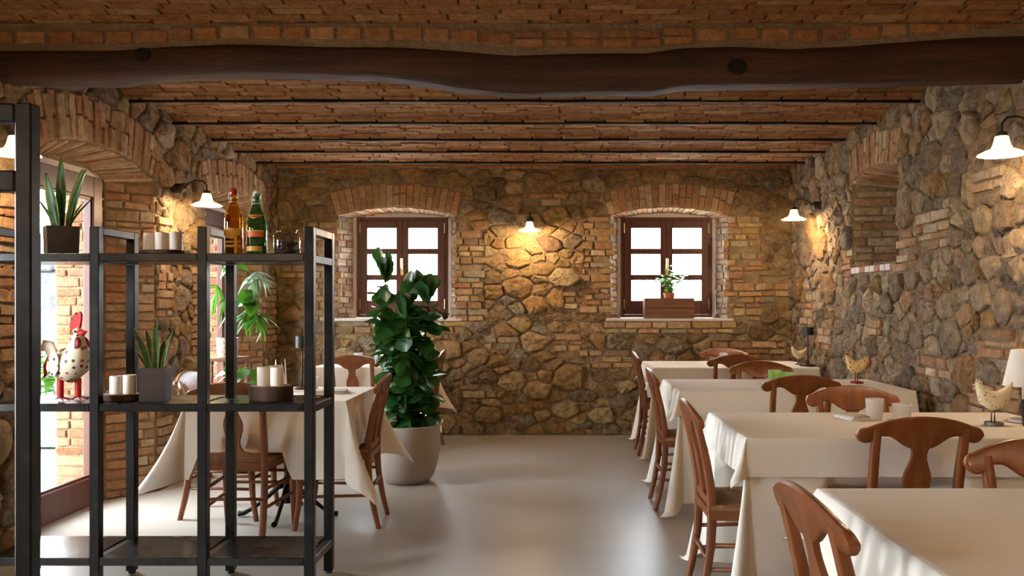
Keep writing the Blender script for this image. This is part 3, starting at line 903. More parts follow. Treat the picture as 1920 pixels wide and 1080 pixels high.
# ------------------------------------------------------------------ wall lamps
def wall_lamp(label, wall_pt, ang):
    """opal glass saucer lamp on a hooked iron arm; local +X points into the room"""
    t = thing('wall_lamp', label, 'lamp', wall_pt, ang, 'wall lamps along the stone walls')
    b = MB()
    b.rings([[(x, r * math.cos(2 * PI * k / 16), r * math.sin(2 * PI * k / 16)) for k in range(16)] for x, r in ((-0.02, 0.035), (0.05, 0.035), (0.062, 0.02), (0.064, 0.0))])
    b.build('wall_plate', M['lampmetal'], t, True, angle=0.7)
    b = MB(); b.tube([(0.06, 0, 0), (0.10, 0, 0.035), (0.15, 0, 0.055), (0.20, 0, 0.05), (0.225, 0, 0.02), (0.225, 0, -0.02)], 0.006, 8)
    b.build('arm', M['lampmetal'], t, True)
    b = MB(); b.lathe([(0.012, -0.015), (0.024, -0.02), (0.026, -0.045), (0.012, -0.05)], 16, (0.225, 0, 0)); b.build('socket', M['lampmetal'], t, True, angle=0.7)
    b = MB()
    prof = [(0.022, -0.036), (0.030, -0.040), (0.034, -0.060), (0.040, -0.082), (0.044, -0.086), (0.047, -0.096), (0.074, -0.106), (0.104, -0.121), (0.107, -0.126), (0.101, -0.126), (0.072, -0.112), (0.044, -0.101), (0.036, -0.083), (0.028, -0.046)]
    b.lathe(prof, 32, (0.225, 0, 0), False, False); b.build('lamp_shade', M['lampshade'], t, True)
    b = MB(); b.lathe([(0.008, -0.05), (0.016, -0.07), (0.023, -0.095), (0.024, -0.108), (0.018, -0.122), (0.006, -0.13)], 16, (0.225, 0, 0)); b.build('bulb', M['bulb'], t, True)
    L = bpy.data.lights.new('lamp_light', 'POINT'); L.energy = LAMP_W; L.color = (1.0, 0.695, 0.41); L.shadow_soft_size = 0.022
    lo = bpy.data.objects.new('lamp_light', L); col.objects.link(lo); lo.parent = t; lo.location = (0.225, 0, -0.155)
    return t
LZ = 2.12
wall_lamp('lit opal wall lamp on the back wall between the two windows', (-0.24, D - 0.03, LZ - 0.005), -PI / 2)
wall_lamp('lit opal wall lamp on the right wall beyond the arched niche', (XR - 0.03, 7.44, LZ + 0.03), PI)
wall_lamp('lit opal wall lamp on the right wall above the table with the cream hen', (XR - 0.03, 3.98, LZ - 0.01), PI)
wall_lamp('lit opal wall lamp on the stone pier between the two arched doors', (XL + 0.03, 6.12, LZ), 0)
wall_lamp('lit opal wall lamp on the left wall behind the tall steel frame', (XL + 0.03, 3.95, LZ - 0.015), 0)
wall_lamp('added unseen lit opal wall lamp on the left wall between the two nearer doors', (XL + 0.03, 1.92, LZ), 0)  # this and the next three: unseen lamps, added for warm light from behind
wall_lamp('added unseen lit opal wall lamp on the left wall in the entrance corner', (XL + 0.03, -0.6, LZ), 0)
wall_lamp('added unseen lit opal wall lamp on the right wall beside the bare table', (XR - 0.03, 1.2, LZ), PI)
wall_lamp('added unseen lit opal wall lamp on the right wall in the entrance corner', (XR - 0.03, -1.2, LZ), PI)

for x, w in ((-1.6, 'nearest the glazed doors'), (-0.2, 'between two others'), (1.2, 'nearest the right wall')):  # unseen lamps added behind the camera to brighten cloth fronts and shelves
    wall_lamp('added unseen lit opal wall lamp on the entrance wall, ' + w, (x, YB + 0.03, LZ), PI / 2)

# ------------------------------------------------------------------ chairs
def back_y(z):
    """side profile of the back posts: sabre foot, upright seat joint, reclining top"""
    return interp([(0, -0.262), (0.12, -0.232), (0.28, -0.206), (0.43, -0.198), (0.52, -0.204), (0.65, -0.226), (0.78, -0.258), (0.90, -0.292)], z)[0]
def bend(x): return 0.30 * x * x
def rrect(cx, cy, hx, hy, c):
    return [(cx - hx, cy - hy + c), (cx - hx + c, cy - hy), (cx + hx - c, cy - hy), (cx + hx, cy - hy + c), (cx + hx, cy + hy - c), (cx + hx - c, cy + hy), (cx - hx + c, cy + hy), (cx - hx, cy + hy - c)]
def make_chair():
    t = thing('dining_chair', 'x', 'chair')
    W = M['chair']
    # rear legs, each running up into the back
    for s in (-1, 1):
        b = MB(); rr = []
        for i in range(19):
            z = 0.83 * i / 18
            k = interp([(0, 0.0125), (0.2, 0.016), (0.44, 0.019), (0.6, 0.017), (0.83, 0.014)], z)[0]
            x = s * interp([(0, 0.163), (0.43, 0.158), (0.83, 0.163)], z)[0]
            rr.append([(p[0], p[1], z) for p in rrect(x, back_y(z) + bend(x), 0.016, k, 0.005)])
        b.rings(rr); b.build('leg', W, t, True, angle=0.8)
        b = MB(); rr = []
        for i in range(10):
            z = 0.435 * i / 9
            y = interp([(0, 0.215), (0.15, 0.192), (0.43, 0.178)], z)[0]
            k = interp([(0, 0.0125), (0.43, 0.019)], z)[0]
            rr.append([(p[0], p[1], z) for p in rrect(s * (0.196 - 0.004 * z), y, k, k, 0.005)])
        b.rings(rr); b.build('leg', W, t, True, angle=0.8)
    # wide top rail with rounded, drooping ears
    b = MB(); rr = []
    xs = [-0.233, -0.232, -0.228, -0.221, -0.211, -0.199, -0.187, -0.178, -0.17] + [-0.15 + 0.01 * i for i in range(31)] + [0.17, 0.178, 0.187, 0.199, 0.211, 0.221, 0.228, 0.232, 0.233]
    for x in xs:
        a = abs(x)
        zt = 0.8785 - 0.95 * a * a - 2.6 * a ** 4
        zb = 0.803 - 0.046 * smooth(0.125, 0.03, a)
        if a > 0.17: zb = 0.812 - 0.036 * math.sqrt(max(0.0, 1 - ((a - 0.199) / 0.0345) ** 2))
        if a > 0.199:
            k = 0.0304 * math.sqrt(max(0.004, 1 - ((a - 0.199) / 0.0345) ** 2))
            zt, zb = 0.8064 + k, 0.8064 - k
        c = min(0.006, (zt - zb) * 0.3); h = 0.0125
        f = lambda z, d: (x, back_y(z) + bend(x) + d, z)
        rr.append([f(zb + c, -h), f(zt - c, -h), f(zt, -h + c), f(zt, h - c), f(zt - c, h), f(zb + c, h), f(zb, h - c), f(zb, -h + c)])
    b.rings(rr); b.build('top_rail', W, t, True, angle=0.8)
    # vase splat
    b = MB(); rr = []
    for z, w in [(0.765, 0.036), (0.75, 0.029), (0.735, 0.0265), (0.715, 0.028), (0.69, 0.036), (0.665, 0.046), (0.64, 0.0505), (0.61, 0.048), (0.58, 0.039), (0.555, 0.031), (0.535, 0.030), (0.515, 0.036), (0.50, 0.046), (0.492, 0.052)]:
        h = 0.008
        rr.append([(-w, back_y(z) - h, z), (w, back_y(z) - h, z), (w + 0.001, back_y(z) + h, z), (-w - 0.001, back_y(z) + h, z)])
    b.rings(rr); b.build('splat', W, t, True, angle=0.8)
    # lower back rail
    b = MB(); rr = []
    for i in range(13):
        x = -0.15 + 0.30 * i / 12
        zt = 0.483 + 0.02 * smooth(0.11, 0.0, abs(x)); zb = 0.455
        f = lambda z, d: (x, back_y(z) + bend(x) + d, z)
        rr.append([f(zb, -0.011), f(zt, -0.011), f(zt, 0.011), f(zb, 0.011)])
    b.rings(rr); b.build('back_rail', W, t, True, angle=0.8)
    # seat frame and rush seat
    def trap(k, y0, y1): return [(-0.178 * k, y0), (0.178 * k, y0), (0.222 * k, y1), (-0.222 * k, y1)]
    b = MB()
    b.rings([[(x, y, 0.395) for x, y in trap(0.98, -0.205, 0.2)], [(x, y, 0.437) for x, y in trap(1.0, -0.21, 0.208)]]); b.build('seat_frame', W, t)
    b = MB()
    b.rings([[(x, y, z) for x, y in trap(k, -0.198 + 0.01 * (1 - k) * 10, 0.206 - 0.01 * (1 - k) * 10)] for k, z in ((0.99, 0.437), (1.0, 0.447), (0.97, 0.457), (0.82, 0.461), (0.4, 0.456))])
    b.build('seat', M['rush'], t, True, angle=0.9)
    # stretchers
    def bar(p, q, r=0.009):
        b = MB(); b.tube([p, q], r, 8, ry=r * 1.35); b.build('stretcher', W, t, True)
    for s in (-1, 1):
        bar((s * 0.161, back_y(0.2), 0.19), (s * 0.195, 0.19, 0.19)); bar((s * 0.16, back_y(0.3), 0.29), (s * 0.195, 0.183, 0.29))
    bar((-0.16, back_y(0.24), 0.24), (0.16, back_y(0.24), 0.24)); bar((-0.195, 0.186, 0.25), (0.195, 0.186, 0.25)); bar((-0.195, 0.184, 0.32), (0.195, 0.184, 0.32))
    return t
chair0 = make_chair()
CH = []
def place_chair(x, y, rz, label):
    o = chair0 if not CH else copy_tree(chair0)
    o.location = (x, y, 0); o.rotation_euler = (0, 0, rz); o['label'] = label; o['group'] = 'varnished dining chairs around the tables'
    CH.append(o); return o
AWAY, TOWARD, RIGHT, LEFT = 0.0, PI, -PI / 2, PI / 2      # the way the sitter looks
RT = [  # x0, x1, y0, y1, description
    (0.775, 2.19, 1.56, 2.44, 'bare empty table'),
    (0.775, 2.19, 3.39, 4.16, 'table with frosted glasses'),
    (0.785, 2.19, 5.235, 6.01, 'table with green tumblers'),
    (0.84, 2.19, 7.13, 7.93, 'right table nearest the back wall'),
]
B, CR, G, K = [r[4] for r in RT]
chairs_r = [
    (0.835, 1.96, RIGHT + 0.065, 'brown wooden chair at the aisle end of the ' + B, 0),
    (0.845, 3.70, RIGHT, 'brown wooden chair at the aisle end of the ' + CR, 1),
    (0.885, 5.50, RIGHT, 'brown wooden chair at the aisle end of the ' + G, 2),
    (0.965, 7.42, RIGHT, 'brown wooden chair at the aisle end of the ' + K, 3),
    (1.475, 2.335, TOWARD, 'brown wooden chair tucked behind the ' + B, 0),
    (1.347, 3.40, AWAY, 'brown wooden chair, seen from behind, before the ' + CR, 1),
    (1.49, 4.02, TOWARD, 'brown wooden chair tucked behind the ' + CR, 1),
    (1.445, 5.25, AWAY, 'brown wooden chair, seen from behind, before the ' + G, 2),
    (1.50, 5.93, TOWARD + 0.03, 'brown wooden chair tucked behind the ' + G, 2),
    (1.477, 7.22, AWAY, 'brown wooden chair, seen from behind, before the ' + K, 3),
    (1.60, 7.80, TOWARD, 'brown wooden chair between the back wall and the ' + K, 3),
]
LT = [(-2.03, -1.16, 4.72, 5.50, 'square table behind the shelves'), (-2.05, -1.15, 7.22, 8.0, 'square table beyond the fig')]
S1, S2 = [r[4] for r in LT]
chairs_l = [
    (-1.725, 4.80, AWAY, 'brown wooden chair, seen from behind, at the ' + S1, 0),
    (-1.272, 5.06, LEFT + 0.04, 'brown wooden chair beside the concrete pot at the ' + S1, 0),
    (-1.985, 5.26, RIGHT, 'brown wooden chair on the door side of the ' + S1, 0),
    (-1.65, 7.195, AWAY, 'brown wooden chair, seen from behind, at the ' + S2, 1),
    (-1.275, 7.67, LEFT, 'brown wooden chair on the aisle side of the ' + S2, 1),
    (-1.94, 7.66, RIGHT, 'brown wooden chair on the door side of the ' + S2, 1),
]
for x, y, rz, lab, k in chairs_r + chairs_l: place_chair(x, y, rz, lab)

# ------------------------------------------------------------------ tables and cloths
TZ = 0.75
def make_table(x0, x1, y0, y1, label, group, cols):
    cx, cy = (x0 + x1) / 2, (y0 + y1) / 2
    t = thing('dining_table', label, 'table', (cx, cy, 0), 0, group)
    w, d = (x1 - x0) / 2, (y1 - y0) / 2
    b = MB(); b.rbox(-w, w, -d, d, TZ - 0.03, TZ, 0.004); b.build('tabletop', M['tabletop'], t)
    for px_, py_, feet in cols:
        px_ -= cx; py_ -= cy
        b = MB(); b.lathe([(0.04, 0.09), (0.030, 0.13), (0.026, 0.2), (0.026, 0.62), (0.04, TZ - 0.035), (0.10, TZ - 0.031)], 16, (px_, py_, 0)); b.build('column', M['iron'], t, True, angle=0.8)
        for dx, dy in feet:
            b = MB(); b.tube([(px_ + dx * q, py_ + dy * q, z) for q, z in ((0.02, 0.2), (0.2, 0.18), (0.42, 0.12), (0.7, 0.055), (0.9, 0.022), (1.0, 0.02))], [0.015, 0.015, 0.014, 0.012, 0.014, 0.018], 8)
            b.build('foot', M['iron'], t, True)
    return t

def drape(name, label, group, x0, x1, y0, y1, z, drop, dents=(), amp=0.01, seed=0, flare=0.05, pleat=0.34, zmin=0.02, off=0.006, lift=False, fright=1.0):
    """linen laid over a table: rounded edge, hanging sides with folds, pointed corners; dents where chairs push in"""
    r = random.Random(seed)
    ph = [r.uniform(0, 6.28) for _ in range(6)]
    wave = lambda p: 0.5 * math.sin(p * 17 + ph[0]) + 0.3 * math.sin(p * 29 + ph[1]) + 0.35 * math.sin(p * 8.3 + ph[2])
    x0 -= off; x1 += off; y0 -= off; y1 += off
    per = []                                           # base point, normal, drop, corner weight, side, coordinate, arc
    def side(ax, ay, bx, by, n, nm, s0):
        L = math.hypot(bx - ax, by - ay); k = max(4, int(L / 0.028))
        for i in range(k):
            t = i / k
            per.append(((ax + (bx - ax) * t, ay + (by - ay) * t), n, drop, 0.0, nm, s0 + L * t))
        return s0 + L
    def corner(x, y, a0, s0):
        for i in range(15):
            a = a0 + (PI / 2) * i / 14
            c, s = math.cos(a), math.sin(a)
            L = drop / max(abs(c), abs(s))
            per.append(((x, y), (c, s), L, math.sin(2 * (a - a0)) ** 2, None, s0 + 0.2 * i / 14))
        return s0 + 0.2
    s = side(x0, y0, x1, y0, (0, -1), 'front', 0.0); s = corner(x1, y0, -PI / 2, s)
    s = side(x1, y0, x1, y1, (1, 0), 'right', s); s = corner(x1, y1, 0, s)
    s = side(x1, y1, x0, y1, (0, 1), 'back', s); s = corner(x0, y1, PI / 2, s)
    s = side(x0, y1, x0, y0, (-1, 0), 'left', s); s = corner(x0, y0, PI, s)
    tot = s
    b = MB(); n = len(per)
    rows = [0.0, 0.006, 0.016] + [0.016 + (1 - 0.016) * (i / 12) for i in range(1, 13)]
    inner = [b.vert((min(max(p[0][0], x0 + 0.02), x1 - 0.02), min(max(p[0][1], y0 + 0.02), y1 - 0.02), z)) for p in per]
    last = None; idx = []
    for q in rows:
        ring = []
        for (bp, nn, L, cw, nm, arc) in per:
            sL = q * L
            ang = arc / tot * 2 * PI * max(1, round(tot / 2)) / (tot / (tot))
            w = wave(arc) * (1 if 0.15 < arc < tot - 0.15 else min(arc, tot - arc) / 0.15)
            o = sL * flare + amp * (q ** 1.3) * w + pleat * cw * sL * (0.55 + 0.45 * q) + 0.004 * smooth(0, 0.03, q)
            if nn[0] > 0.01: o *= 1 - (1 - fright) * min(1, nn[0] * 1.5)
            o = min(o, sL * 0.8)
            zz = z - math.sqrt(max(0, sL * sL - o * o)) if sL > 0 else z
            zz = max(zz, zmin)
            for (dn, c0, hw, dep) in dents:
                if dn == nm:
                    cc = bp[0] if nm in ('front', 'back') else bp[1]
                    f = smooth(hw + 0.045, hw, abs(cc - c0))
                    if lift:
                        zz += f * max(0.0, 0.474 + 0.02 * (1 - q) - zz)
                    else:
                        f *= smooth(0.60, 0.48, zz)
                        o = o * (1 - f) - dep * f
            ring.append(b.vert((bp[0] + nn[0] * o, bp[1] + nn[1] * o, zz)))
        idx.append(ring)
    for ra, rb in zip([inner] + idx, idx):
        for j in range(n):
            k = (j + 1) % n
            b.face((ra[j], rb[j], rb[k], ra[k]))
    # top: one clean panel inside the corner ring
    keep = []
    for i in inner:
        if not keep or (Vector(b.v[i]) - Vector(b.v[keep[-1]])).length > 1e-5: keep.append(i)
    b.face(keep)
    o = b.build(name, M['cloth'], None, True, angle=1.2)
    me = o.data
    import bmesh
    bm = bmesh.new(); bm.from_mesh(me); bmesh.ops.remove_doubles(bm, verts=bm.verts, dist=1e-5); bmesh.ops.recalc_face_normals(bm, faces=bm.faces); bm.to_mesh(me); bm.free()
    return tag(o, label, 'tablecloth', group)

def dent_list(cs, k, rect):
    out = []
    x0, x1, y0, y1 = rect[:4]
    for x, y, rz, lab, kk in cs:
        if kk != k: continue
        tip = 0.24
        a = round(rz / (PI / 2)) % 4
        if a == 0: out.append(('front', x, 0.232, y + tip - y0))
        elif a == 2: out.append(('back', x, 0.232, y1 - (y - tip)))
        elif a == 3: out.append(('left', y, 0.27, x + tip + 0.025 - x0))
        else: out.append(('right', y, 0.27, x1 - (x - tip)))
    return out
PY = [2.0, 3.71, 5.6, 7.508]
for k, rct in enumerate(RT):
    x0, x1, y0, y1, desc = rct
    make_table(x0, x1, y0, y1, 'oblong dining table under white linen: the ' + desc, 'oblong tables along the right wall',
               [(1.51 + (0.06, 0, 0, 0.13)[k] + s * 0.18, PY[k], [(s * 0.22, 0), (0, 0.03), (0, -0.03)]) for s in (-1, 1)])
    drape('tablecloth', 'long white under-cloth reaching the floor on the ' + desc, 'long under-cloths', x0, x1, y0, y1, TZ + 0.004, 0.68, dent_list(chairs_r, k, rct), 0.02, 5 + k, flare=0.045, pleat=0.17, fright=0.15)
    drape('overlay_cloth', 'short white top cloth spread over the ' + desc, 'short top cloths', x0, x1, y0, y1, TZ + 0.009, 0.15, (), 0.006, 50 + k, flare=0.15, off=0.018, fright=0.3)
for k, rct in enumerate(LT):
    x0, x1, y0, y1, desc = rct
    make_table(x0, x1, y0, y1, 'iron-footed ' + desc + ' under a white cloth', 'square tables on the door side',
               [((-1.615, 5.17), (-1.605, 7.66))[k] + ([(0.3, 0), (-0.3, 0), (0, 0.26), (0, -0.26)],)])
    drape('tablecloth', 'cream-white cloth with pointed corners on the ' + desc, 'cloths on the square tables', x0, x1, y0, y1, TZ + 0.005, 0.43, dent_list(chairs_l, k, rct), 0.016, 80 + k, flare=0.07, pleat=0.42, lift=True)
ZT = TZ + 0.010

# ------------------------------------------------------------------ black steel shelving unit in front of the square table
SX = [-2.50, -2.03, -1.555, -1.084]; SY0, SY1 = 3.78, 4.10; PT = 0.021
SH = [0.135, 0.815, 1.478]; STOP = 1.632
sh = thing('shelving_unit', 'open black steel shelving unit with three levels of dark plates', 'shelf', (-1.79, 3.94, 0))
def rel(x, y): return x + 1.79, y - 3.94
for x in SX:
    for y in (SY0, SY1):
        a, c = rel(x, y); b = MB(); b.rbox(a - PT, a + PT, c - PT, c + PT, 0.012, STOP, 0.003); p = b.build('post', M['steel'], sh)
        b = MB(); b.lathe([(0.016, 0.0), (0.018, 0.006), (0.012, 0.014)], 12, (a, c, 0)); b.build('foot', M['black'], p)
    a, c0 = rel(x, SY0); _, c1 = rel(x, SY1)
    b = MB(); b.rbox(a - PT, a + PT, c0 + PT, c1 - PT, STOP - 0.036, STOP - 0.001, 0.003); b.build('top_rail', M['steel'], sh)
    for z in SH:
        b = MB(); b.rbox(a - PT * 0.95, a + PT * 0.95, c0 + PT, c1 - PT, z - 0.006, z + 0.03, 0.003); b.build('side_rail', M['steel'], sh)
for z in SH:
    for x0, x1 in zip(SX, SX[1:]):
        a0, c0 = rel(x0, SY0); a1, c1 = rel(x1, SY1)
        b = MB(); b.rbox(a0 + PT, a1 - PT, c0 - PT * 0.9, c1 + PT * 0.9, z, z + 0.036, 0.003); b.build('shelf_plate', M['plank'], sh)
ZS = [z + 0.037 for z in SH]

# tall steel frame close to the camera
fr = thing('steel_frame', 'tall black square-tube steel frame standing before the shelves', 'frame', (-1.7, 2.02, 0))
for x in (-1.2475, -2.15):
    b = MB(); b.rbox(x + 1.68, x + 1.72, -0.02, 0.02, 0.0, 1.7625, 0.004); b.build('post', M['steel'], fr)
for z0, z1 in ((1.7175, 1.7615), (1.555, 1.604), (0.10, 0.14)):
    b = MB(); b.rbox(-0.43, 0.4325, -0.019, 0.019, z0, z1, 0.004); b.build('cross_bar', M['steel'], fr)

# ------------------------------------------------------------------ things on the shelves
def snake_plant(label, loc, rz, size, h, leaves, potmat, seed):
    r = random.Random(seed)
    t = thing('snake_plant', label, 'plant', loc, rz)
    s0, s1 = size * 0.47, size * 0.5
    b = MB(); w = 0.008
    outer = lambda k, z: [(-k, -k, z), (k, -k, z), (k, k, z), (-k, k, z)]
    b.rings([outer(s0, 0), outer(s1, h), outer(s1 - w, h), outer(s1 - w, h - 0.02)], True, False); b.build('planter', potmat, t)
    b = MB(); b.rings([outer(s1 - w, h - 0.03), outer(s1 - w - 0.001, h - 0.016)], True, True); b.build('soil', M['soil'], t)
    for (az, lean, L, wd, ox, oy) in leaves:
        b = MB(); n = 12
        tw = r.uniform(-0.8, 0.8); a = math.radians(az); face = -rz + r.uniform(-0.6, 0.6)
        rows = []
        for i in range(n + 1):
            q = i / n
            wl = wd * 0.5 * interp([(0, 0.55), (0.25, 0.85), (0.55, 1.0), (0.8, 0.75), (0.93, 0.4), (1, 0.02)], q)[0]
            cx, cy, cz = ox + math.cos(a) * lean * L * q * (0.5 + 0.5 * q), oy + math.sin(a) * lean * L * q * (0.5 + 0.5 * q), h - 0.025 + L * q * math.sqrt(max(0.1, 1 - lean * lean))
            f = face + tw * q
            row = []
            for k, e in ((-1, 0.0), (-0.78, 0.004), (0, 0.012), (0.78, 0.004), (1, 0.0)):
                b.cur = srgb(206, 196, 92) if abs(k) == 1 else (srgb(70, 116, 62) if k else srgb(52, 96, 54))
                row.append(b.vert((cx + math.cos(f) * wl * k - math.sin(f) * e, cy + math.sin(f) * wl * k + math.cos(f) * e, cz)))
            rows.append(row)
        for ra, rb in zip(rows, rows[1:]):
            for j in range(4): b.face((ra[j], ra[j + 1], rb[j + 1], rb[j]))
        b.build('leaf', M['snake'], t, True, colors=True)
    return t
snake_plant('snake plant with tall yellow-edged leaves in a dark cube on the top shelf', (-2.255, 3.90, ZS[2]), math.radians(38), 0.132, 0.128,
            [(170, 0.16, 0.27, 0.058, -0.022, 0.0), (90, 0.02, 0.345, 0.05, 0.0, 0.01), (330, 0.22, 0.30, 0.046, 0.02, 0.0), (310, 0.30, 0.30, 0.036, 0.025, -0.01), (150, 0.12, 0.22, 0.05, -0.025, 0.02), (320, 0.62, 0.20, 0.012, 0.02, -0.01), (20, 0.5, 0.18, 0.01, 0.02, 0.02), (170, 0.45, 0.15, 0.02, -0.02, -0.01)], M['slate'], 3)
snake_plant('small snake plant in a brown cube planter on the middle shelf', (-1.825, 3.90, ZS[1]), math.radians(12), 0.118, 0.148,
            [(180, 0.35, 0.22, 0.032, -0.02, 0.0), (100, 0.02, 0.25, 0.038, 0.0, 0.0), (0, 0.25, 0.20, 0.03, 0.025, 0.0), (190, 0.15, 0.2, 0.03, -0.01, 0.01), (10, 0.12, 0.15, 0.032, 0.015, 0.02), (170, 0.5, 0.12, 0.015, -0.03, 0.0)], M['slate2'], 8)

def candle_set(slab_label, candle_label, loc, slab_r, slab_h, spots, cr, chs, thick_bark=False):
    t = thing('wood_slice', slab_label, 'wood slice', loc)
    r = random.Random(int(loc[0] * 1000))
    b = MB(); n = 28
    jit = [1 + 0.05 * math.sin(3 * k * 2 * PI / n + loc[0]) + r.uniform(-0.02, 0.02) for k in range(n)]
    ring = lambda k, z: [(slab_r * k * jit[j] * math.cos(2 * PI * j / n), 0.75 * slab_r * k * jit[j] * math.sin(2 * PI * j / n), z) for j in range(n)]
    b.rings([ring(0.97, 0), ring(1.0, 0.004), ring(1.01, slab_h * 0.5), ring(1.0, slab_h - 0.002), ring(0.96, slab_h - 0.001)], True, False); b.build('bark', M['bark'], t, True, angle=0.8)
    b = MB(); b.rings([ring(0.95, slab_h - 0.012), ring(0.95, slab_h)]); b.build('wood_core', M['slabwood'], t)
    for i, (ox, oy) in enumerate(spots):
        k = thing('pillar_candle', candle_label, 'candle', (loc[0] + ox, loc[1] + oy, loc[2] + slab_h), 0, 'white pillar candles on the shelves')
        b = MB(); h = chs[i]
        b.lathe([(cr * 0.97, 0.0), (cr, 0.003), (cr, h - 0.004), (cr * 0.93, h), (cr * 0.8, h - 0.004), (cr * 0.3, h - 0.008), (0.001, h - 0.008)], 24, (0, 0, 0), True, False); b.build('wax', M['wax'], k, True, angle=0.9)
        b = MB(); b.tube([(0, 0, h - 0.01), (0.001, 0, h + 0.002), (0.003, 0, h + 0.008)], 0.0012, 5); b.build('wick', M['wick'], k)
candle_set('thin dark wood slice under three candles on the top shelf', 'white pillar candle, one of three on the top shelf', (-1.80, 3.92, ZS[2]), 0.098, 0.022,
           [(-0.058, 0.0), (0.0, -0.012), (0.057, 0.004)], 0.029, [0.078, 0.08, 0.084])
candle_set('pale wood slice under two candles on the middle shelf', 'white pillar candle, one of two beside the small snake plant', (-1.975, 3.90, ZS[1]), 0.094, 0.028,
           [(-0.028, 0.0), (0.03, 0.006)], 0.0285, [0.082, 0.086])
candle_set('thick bark-covered wood slice under three candles on the middle shelf', 'white pillar candle, one of three on the thick bark slice', (-1.295, 3.90, ZS[1]), 0.098, 0.066,
           [(-0.03, -0.012), (0.03, -0.014), (0.004, 0.04)], 0.0295, [0.086, 0.085, 0.088])

def swing_bottle(label, loc, m, prof, prints, neck_h):
    t = thing('glass_bottle', label, 'bottle', loc)
    b = MB(); b.lathe(prof, 32, (0, 0, 0), True, False); b.build('glass_body', m, t, True, angle=1.0)
    H = prof[-1][1]
    b = MB(); b.lathe([(0.0145, H - 0.012), (0.016, H - 0.008), (0.016, H + 0.008), (0.010, H + 0.016), (0.004, H + 0.02)], 16); b.build('stopper', M['ceramic'] if m is M['green'] else M['redlabel'], t, True, angle=0.8)
    b = MB()
    for s in (-1, 1):
        b.tube([(s * 0.019, 0, H - 0.045), (s * 0.023, 0, H - 0.02), (s * 0.02, 0, H + 0.012), (s * 0.006, 0, H + 0.026), (0, 0, H + 0.026)], 0.0016, 6)
    b.lathe([(0.019, H - 0.047), (0.0205, H - 0.045), (0.019, H - 0.043)], 16, (0, 0, 0), False, False); b.build('wire_bail', M['wire'], t, True)
    for z0, z1, k, pm, span in prints:
        b = MB(); n = 14
        def rad(z): return interp([(q[1], q[0]) for q in prof], z)[0] + 0.0008
        rows = []
        for z in [z0 + (z1 - z0) * i / 3 for i in range(4)]:
            sp = span if not isinstance(span, tuple) else span[0] + (span[1] - span[0]) * (z - z0) / (z1 - z0)
            rows.append([b.vert((rad(z) * math.sin(sp * (j / n * 2 - 1)), -rad(z) * math.cos(sp * (j / n * 2 - 1)), z)) for j in range(n + 1)])
        for ra, rb in zip(rows, rows[1:]):
            for j in range(n): b.face((ra[j], ra[j + 1], rb[j + 1], rb[j]))
        b.build('printed_label', pm, t, True)
    return t
swing_bottle('amber glass swing-top bottle on the top shelf', (-1.452, 3.86, ZS[2]), M['amber'],
             [(0.001, 0.004), (0.034, 0.0), (0.040, 0.006), (0.0405, 0.12), (0.040, 0.165), (0.036, 0.185), (0.024, 0.212), (0.0165, 0.235), (0.0145, 0.262), (0.0165, 0.265), (0.0165, 0.28)],
             [(0.085, 0.115, 0, M['amberlabel'], 1.1), (0.03, 0.04, 0, M['amberlabel'], 1.1), (0.05, 0.058, 0, M['amberlabel'], 1.1)], 0.28)
swing_bottle('green glass swing-top bottle with orange print on the top shelf', (-1.348, 3.86, ZS[2]), M['green'],
             [(0.001, 0.004), (0.038, 0.0), (0.0445, 0.006), (0.045, 0.11), (0.043, 0.14), (0.036, 0.168), (0.026, 0.198), (0.018, 0.228), (0.015, 0.255), (0.017, 0.258), (0.017, 0.272)],
             [(0.076, 0.098, 0, M['orangelabel'], 1.0), (0.10, 0.106, 0, M['yellowlabel'], 1.0), (0.012, 0.034, 0, M['yellowlabel'], 0.9), (0.158, 0.176, 0, M['yellowlabel'], (0.1, 1.3)), (0.164, 0.173, 0, M['redlabel'], (0.35, 1.0))], 0.27)
jar = thing('glass_jar', 'clear glass jar of coffee beans at the end of the top shelf', 'jar', (-1.215, 3.87, ZS[2]))
b = MB(); b.lathe([(0.001, 0.005), (0.052, 0.0), (0.059, 0.008), (0.060, 0.078), (0.054, 0.09), (0.043, 0.097), (0.042, 0.104), (0.05, 0.113), (0.047, 0.116), (0.039, 0.105)], 32, (0, 0, 0), True, False); b.build('glass_body', M['clear'], jar, True, angle=1.0)
r = random.Random(4); b = MB()
for i in range(260):
    a, q, z = r.uniform(0, 2 * PI), 0.05 * math.sqrt(r.random()), r.uniform(0.012, 0.056)
    Mx = Matrix.Translation((q * math.cos(a), q * math.sin(a), z)) @ Matrix.Rotation(r.uniform(0, 6), 4, 'Z') @ Matrix.Rotation(r.uniform(0, 3), 4, 'X')
    b.rings([[tuple(Mx @ Vector((x * 1.0, rr_ * math.cos(k * PI / 3), rr_ * math.sin(k * PI / 3)))) for k in range(6)] for x, rr_ in ((-0.007, 0.001), (-0.004, 0.004), (0.004, 0.004), (0.007, 0.001))])
o = b.build('coffee_beans', M['coffee'], jar, True); o['kind'] = 'stuff'
b = MB(); b.lathe([(0.045, 0.008), (0.045, 0.045)], 16); b.build('bean_core', M['coffee'], jar)

